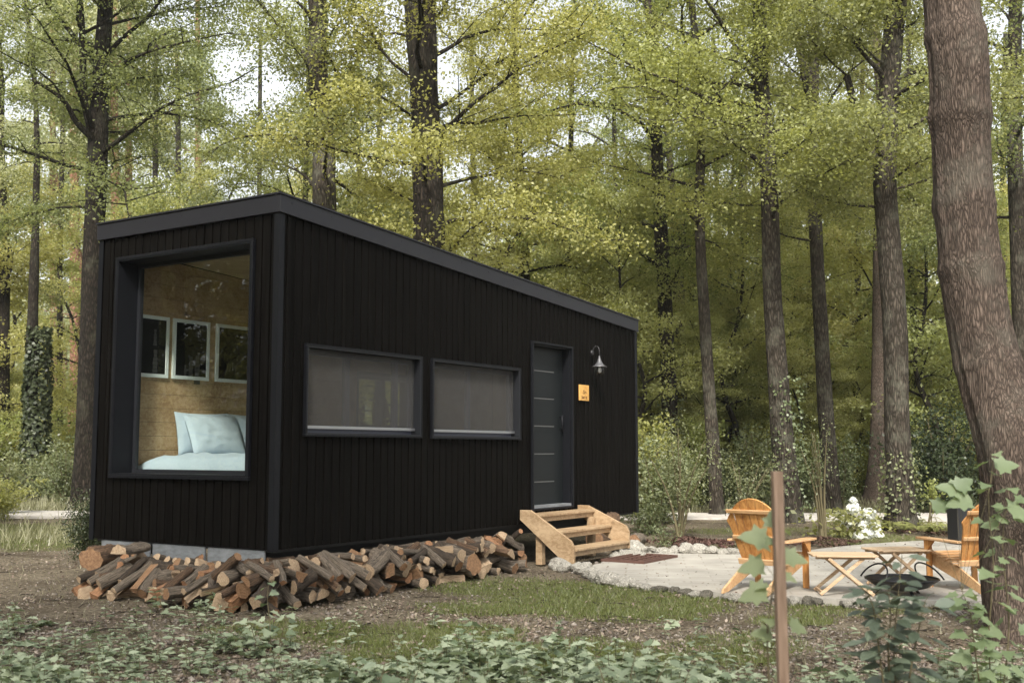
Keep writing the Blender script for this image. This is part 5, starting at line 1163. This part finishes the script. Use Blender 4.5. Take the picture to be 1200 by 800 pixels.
# ================================================================== GRASS, LITTER, PEBBLES, GROUND COVER
def inside(poly, x, y):
    r_ = np.zeros(len(x), bool); n_ = len(poly)
    for i in range(n_):
        x0, y0 = poly[i]; x1, y1 = poly[(i+1) % n_]; c = ((y0 > y) != (y1 > y)) & (x < (x1-x0)*(y-y0)/((y1-y0) or 1e-9)+x0); r_ ^= c
    return r_
PTH = [[(1.2, 22.6), (5, 22.3), (9, 22.4), (14, 22.0), (22, 21), (30, 19), (30, 16.5), (20, 17.6), (12, 17.8), (8.2, 16.6), (7.6, 15.5), (6.95, 15.2), (6.6, 16.4), (7.0, 18.2), (7.6, 19.3), (6.2, 20.2), (4, 20.8), (1.0, 21.0), (-3, 20.8), (-3, 22.6)], [(-18, 24.2), (-12, 23.4), (-8.8, 23.2), (-6, 23.3), (-3.2, 22.6), (-3.2, 20.8), (-6, 21.2), (-8.6, 21.3), (-12, 21.4), (-18, 21.6)]]
CABP = [tuple(C(u, v, 0).xy) for u, v in ((-.1, -.2), (CLEN, -.1), (CLEN, CWID), (-.1, CWID))]
def open_ground(x, y): 
    o = ~inside(PATIO, x, y) & ~inside(CABP, x, y)
    for p in PTH: o &= ~inside(p, x, y)
    return o
def scatter(n, g, y0=4.6, y1=24, fx=.52):
    y = 1/(1/y0-(1/y0-1/y1)*g.random(n)); x = g.uniform(-fx, fx, n)*y; return x, y
def blades(name, label, n, seed, hgt, wd, m, prob, y0=4.6, y1=24, lean=.45):
    g = np.random.default_rng(seed); x, y = scatter(n, g, y0, y1); k = (g.random(n) < prob(x, y)) & open_ground(x, y); x, y = x[k], y[k]; n = len(x)
    h = hgt*g.uniform(.45, 1.3, n)*(.6+.8*value_noise2(x*2, y*2, 8)); a = g.uniform(0, 2*PI, n); w_ = wd*g.uniform(.7, 1.3, n)*(1+y/30); z = ground_z(x, y)
    bs = np.stack([x, y, z-.005], 1); sd = np.stack([np.cos(a), np.sin(a), 0*a], 1)*w_[:, None]; ld = np.stack([g.normal(0, lean, n), g.normal(0, lean, n), np.ones(n)], 1)*h[:, None]
    V = np.stack([bs-sd, bs+sd, bs+ld*[1, 1, 1]*.6+sd*.6*0+[0, 0, 0]+sd*.7, bs+ld], 1).reshape(-1, 3)
    tag(link(name, np_mesh(name, V, np.arange(4*n), 4), m), label, 'grass', kind='stuff')
blades('grass', 'short patchy green grass on the soil before the cabin and patio', 560000, 1, .036, .0022, M['grass'], lambda x, y: grass_amount(x, y)**1.2)
blades('dry_grass', 'sparse pale straw coloured grass over the bare soil', 60000, 2, .05, .002, M['dry'], lambda x, y: .05+.25*np.clip(fbm(x*.7, y*.7, 44)-.3, 0, 1))
blades('long_grass', 'long pale grass fringing the path and the shrubs', 110000, 3, .26, .005, M['dry'], lambda x, y: np.clip((y-22.8)/1.0, 0, 1)*.8+.5*((x < -5) & (y > 14.5))*np.clip(fbm(x*.6, y*.6, 6)*2-.7, 0, 1), 12, 34, .4)
def litter(name, label, n, seed, size, m, prob, y1=22, asp=.6, thick=.01):
    g = np.random.default_rng(seed); x, y = scatter(n, g, 4.6, y1); k = (g.random(n) < prob(x, y)) & open_ground(x, y); x, y = x[k], y[k]
    V, F = leaves_quads(np.stack([x, y, ground_z(x, y)+.006+thick*g.random(len(x))], 1), size, g, .35, asp); tag(link(name, np_mesh(name, V, F, 4), m), label, 'litter', kind='stuff')
litter('leaf_litter', 'brown and tan fallen leaves and bark bits on the soil', 60000, 4, .035, M['litter'], lambda x, y: .15+.8*np.clip(fbm(x*1.1, y*1.1, 61)*2-.75, 0, 1))
def patio_leaves():
    g = np.random.default_rng(31); n = 1500; x = g.uniform(.8, 6.8, n); y = g.uniform(9.3, 15.4, n); k = inside(PATIO, x, y) & (g.random(n) < .25+1.3*np.clip(fbm(x*1.2, y*1.2, 5)-.42, 0, 1)*3); x, y = x[k], y[k]
    V, F = leaves_quads(np.stack([x, y, np.full(len(x), .05)], 1), .032, g, .22, .55); tag(link('leaf_litter', np_mesh('leaf_litter', V, F, 4), M['litter']), 'scattered small dry leaves on the pale patio', 'litter', kind='stuff')
patio_leaves()
def twigs():
    g = random.Random(8); b = MB()
    for i in range(420):
        y = 1/g.uniform(1/18, 1/5.2); x = g.uniform(-.5, .5)*y
        if not open_ground(np.array([x]), np.array([y]))[0]: continue
        a = g.uniform(0, 6.28); ln = g.uniform(.06, .32); z = gz(x, y)+.006; p = [(x, y, z), (x+math.cos(a)*ln*.5+g.uniform(-.02, .02), y+math.sin(a)*ln*.5, z+g.uniform(0, .012)), (x+math.cos(a)*ln, y+math.sin(a)*ln, z)]
        b.tube(p, [.004, .003, .0015], 4, caps=False)
    tag(b.build('twig_litter', M['barkG']), 'small dry twigs strewn over the soil and grass', 'twigs', kind='stuff')
twigs()
def pebbles(n, seed):
    g = np.random.default_rng(seed); x, y = scatter(n, g, 5, 20); k = (g.random(n) < (1-grass_amount(x, y))*np.clip(fbm(x*1.4, y*1.4, 71)*2.2-.6, 0.05, 1)) & open_ground(x, y); x, y = x[k], y[k]; n = len(x)
    s = .0045*np.exp(g.normal(0, .55, n))+.003; z = ground_z(x, y); c = np.stack([x, y, z+s*.3], 1); O6 = np.array([[1, 0, 0], [0, 1, 0], [-1, 0, 0], [0, -1, 0], [0, 0, .7], [0, 0, -.7]])
    V = c[:, None, :]+s[:, None, None]*(O6[None]+g.normal(0, .22, (n, 6, 3))); f = np.array([(0, 1, 4), (1, 2, 4), (2, 3, 4), (3, 0, 4), (1, 0, 5), (2, 1, 5), (3, 2, 5), (0, 3, 5)]).ravel()
    tag(link('gravel', np_mesh('gravel', V.reshape(-1, 3), (np.arange(n)[:, None]*6+f[None]).ravel(), 3), M['peb']), 'loose small pale and brown gravel on the soil', 'gravel', kind='stuff')
M['peb'] = leaf_mat('gravel_mix', (.075, .062, .048), (.29, .26, .21), tr=.0, trc=(1, 1, 1), gloss=0)
pebbles(60000, 5)
def cover():
    g = np.random.default_rng(77); Lc = Leaves(); stems = MB(); n = 2600; B_ = []; A_ = []; N_ = []; S_ = []; B2 = []; A2 = []; N2 = []; S2 = []
    for i in range(n):
        y = 1/g.uniform(1/9.3, 1/4.9); x = g.uniform(-.52, .52)*y; px = px_of(x, y); py = 400+F_PX*(CAMZ*math.cos(PITCH)+y*math.sin(PITCH))/(y*math.cos(PITCH)-CAMZ*math.sin(PITCH))
        edge = 715+ (0 if px < 120 else (px-120)*.10)+18*math.sin(px*.021)+22*(float(value_noise2(x*2, y*2, 12))-.5)
        if px > 300: edge = max(edge, 758+14*math.sin(px*.03))
        if px > 640: edge = 772
        if px > 850: edge = 790
        nn = float(fbm(x*1.2, y*1.2, 15)); pr = min(max((py-edge)/26, 0), 1)*(.25+1.5*max(nn-.28, 0)*2)
        if py > edge-40 and g.random() < .06: pr = 1
        if g.random() > pr: continue
        h = g.uniform(.03, .20)*(1+.4*(nn-.5)); k = int(g.integers(3, 8)); z0 = gz(x, y); tipx, tipy = g.normal(0, .035, 2); nodes = []
        stems.tube([(x, y, z0-.01), (x+tipx*.5, y+tipy*.5, z0+h*.6), (x+tipx, y+tipy, z0+h)], .0022, 3, caps=False)
        lob = nn > .5
        for j in range(k):
            t = (j+1)/k; a = g.uniform(0, 2*PI); for_ = (a, a+PI)
            for aa in for_:
                p = (x+tipx*t, y+tipy*t, z0+h*t); d = (math.cos(aa), math.sin(aa), g.uniform(-.1, .35)); nr = (g.normal(0, .3), g.normal(0, .3), 1); s = g.uniform(.028, .092)*(1.15-.45*t)
                (B2 if lob else B_).append(p); (A2 if lob else A_).append(d); (N2 if lob else N_).append(nr); (S2 if lob else S_).append(s)
    root = empty('ground_cover', (0, 0, 0)); tag(root, 'low pale green leafy ground cover along the lower edge of the clearing', 'ground cover', kind='stuff')
    stems.build('stem', M['stem'], root)
    V, F = shaped_leaves(np.array(B_), np.array(A_), np.array(N_), np.array(S_), OVAL); Lc.add(V, F)
    V, F = shaped_leaves(np.array(B2), np.array(A2), np.array(N2), np.array(S2)*1.1, LOBED); Lc.add(V, F)
    Lc.build('foliage', M['lcover'], root, 3)
cover()

# ---- single young plants standing near the camera
def sapling(name, label, Y, stems_px, leaves_n, size, shape, m, seed, spread=1.0, extra=(), pitch=(-.1, .4), stemr=.004, grp=None, low=.0):
    """stems_px: pixel polylines at distance Y; leaves along them, plus single leaves measured on the photograph"""
    g = np.random.default_rng(seed); b = MB(); B_ = []; A_ = []; N_ = []; S_ = []; x0 = Wd(stems_px[0][0][0], 700, Y).x
    root = empty(name, (x0, Y, 0), 0, label, 'sapling', grp); org = Vector((x0, Y, 0))
    for sp in stems_px:
        dy = g.uniform(-.1, .1); P = [Wd(px, py, Y)-org for px, py in sp]
        if P[0].z > .02 and sp is stems_px[0] or P[0].z > .3 and sp[0][1] > 700: P = [Vector((P[0].x, P[0].y, -.05))]+P
        for k, p in enumerate(P): p.y += dy*k/len(P)
        c = polyline(P, 12); b.tube(c, [stemr*(1.1-.8*i/12) for i in range(13)], 6, caps=False); ln = leaves_n
        for i in range(ln):
            t = low+(1-low)*(i+g.uniform(0, 1))/ln; q = c[0].lerp(c[0], 0); xx = t*12; j = min(int(xx), 11); q = c[j].lerp(c[j+1], xx-j)
            a = i*2.4+g.uniform(-.5, .5); pet = size*g.uniform(.15, .5)*spread; d = Vector((math.cos(a), math.sin(a), g.uniform(*pitch)))
            e = q+d*pet; b.tube([q, e], .0012, 3, caps=False); B_.append(tuple(e)); A_.append(tuple(d+Vector((0, 0, -.35)))); N_.append((g.normal(0, .35), -.35+g.normal(0, .3), 1)); S_.append(size*g.uniform(.65, 1.15)*(1.1-.35*t))
    for (px, py, w_, ang) in extra:
        q = Wd(px, py, Y+g.uniform(-.08, .08))-org; d = Vector((math.cos(ang), g.uniform(-.3, .3), math.sin(ang))); s = w_*.8*Y/F_PX; B_.append(tuple(q-d*s*.5)); A_.append(tuple(d)); N_.append((g.normal(0, .2), -.75, .75)); S_.append(s)
        k = min(range(len(c)), key=lambda i: (c[i]-(q-d*s*.5)).length); b.tube([c[k], q-d*s*.5], .0012, 3, caps=False)
    b.build('stem', M['stem'], root); V, F = shaped_leaves(np.array(B_), np.array(A_), np.array(N_), np.array(S_), shape, .18); link('foliage', np_mesh('foliage', V, F, 3), m, root); return root
sapling('maple_sapling', 'young maple sapling with broad pale lobed leaves growing up beside the wooden stake', 3.85, [[(900, 800), (897, 740), (902, 690), (906, 640), (907, 612)]], 9, .062, LOBED, M['lnear'], 3, low=.2,
        extra=((884, 630, 46, 2.9), (906, 606, 30, 1.5), (880, 664, 40, 3.3), (932, 654, 36, -.1), (882, 696, 42, 3.4), (893, 742, 30, 3.0), (936, 735, 30, -.3)))
sapling('laurel_sapling', 'bushy young laurel with dark glossy pointed leaves in front of the fire bowl', 4.7, [[(1052, 830), (1050, 760), (1056, 700), (1062, 650)], [(1040, 835), (1030, 770), (1022, 715), (1012, 690)], [(1060, 835), (1070, 780), (1082, 730), (1090, 705)], [(1045, 835), (1040, 760), (1042, 720), (1038, 690)]], 30, .12, OVAL, M['llaurel'], 5, low=.15, stemr=.005, pitch=(.0, .7))
sapling('maple_sapling', 'tall leafy sapling with pale lobed leaves standing in front of the huge trunk', 5.3, [[(1162, 815), (1160, 740), (1166, 660), (1160, 590), (1168, 530)], [(1175, 815), (1185, 730), (1180, 640), (1190, 570)], [(1150, 815), (1140, 760), (1132, 715), (1120, 690)]], 24, .088, LOBED, M['lnear'], 7, low=.1,
        extra=((1112, 572, 34, 2.8), (1124, 588, 36, 3.3), (1105, 592, 30, .3), (1130, 566, 30, .6), (1180, 545, 34, .2), (1196, 600, 40, -.2)))
sapling('maple_sapling', 'low pale leaved sapling in front of the firewood heap', 7.3, [[(318, 790), (316, 740), (312, 700), (314, 680)], [(318, 790), (330, 745), (338, 712)], [(318, 790), (300, 750), (292, 720)]], 12, .075, LOBED, M['lcover'], 9, low=.15)
sapling('nettle', 'soft blurred leafy nettle clump at the bottom below the lawn', 4.4, [[(735, 835), (738, 790), (745, 752)], [(712, 835), (708, 800), (700, 775)], [(760, 835), (768, 800), (782, 770)], [(790, 835), (800, 810), (810, 785)]], 16, .085, OVAL, M['lcover'], 11)
sapling('nettle', 'pale leafy nettle stems at the bottom below the thick grey tree', 4.8, [[(440, 835), (445, 800), (452, 768)], [(470, 835), (480, 810), (490, 785)], [(520, 835), (530, 815), (540, 792)]], 14, .085, OVAL, M['lcover'], 13)

# ------------------------------------------------------------------ the air between the trees
b = MB(); b.box((-95, -12, -2.6), (95, 132, 34)); hz = b.build('haze', None); tag(hz, 'thin pale haze between the far trees', 'haze', kind='stuff')
hm = bpy.data.materials.new('thin_haze'); hm.use_nodes = True; n = hm.node_tree.nodes; n.clear(); ho = n.new('ShaderNodeOutputMaterial'); pv = n.new('ShaderNodeVolumePrincipled')
pv.inputs['Color'].default_value = (.86, .90, .86, 1); pv.inputs['Density'].default_value = .0006; pv.inputs['Anisotropy'].default_value = .2; hm.node_tree.links.new(pv.outputs[0], ho.inputs['Volume']); hz.data.materials.append(hm)
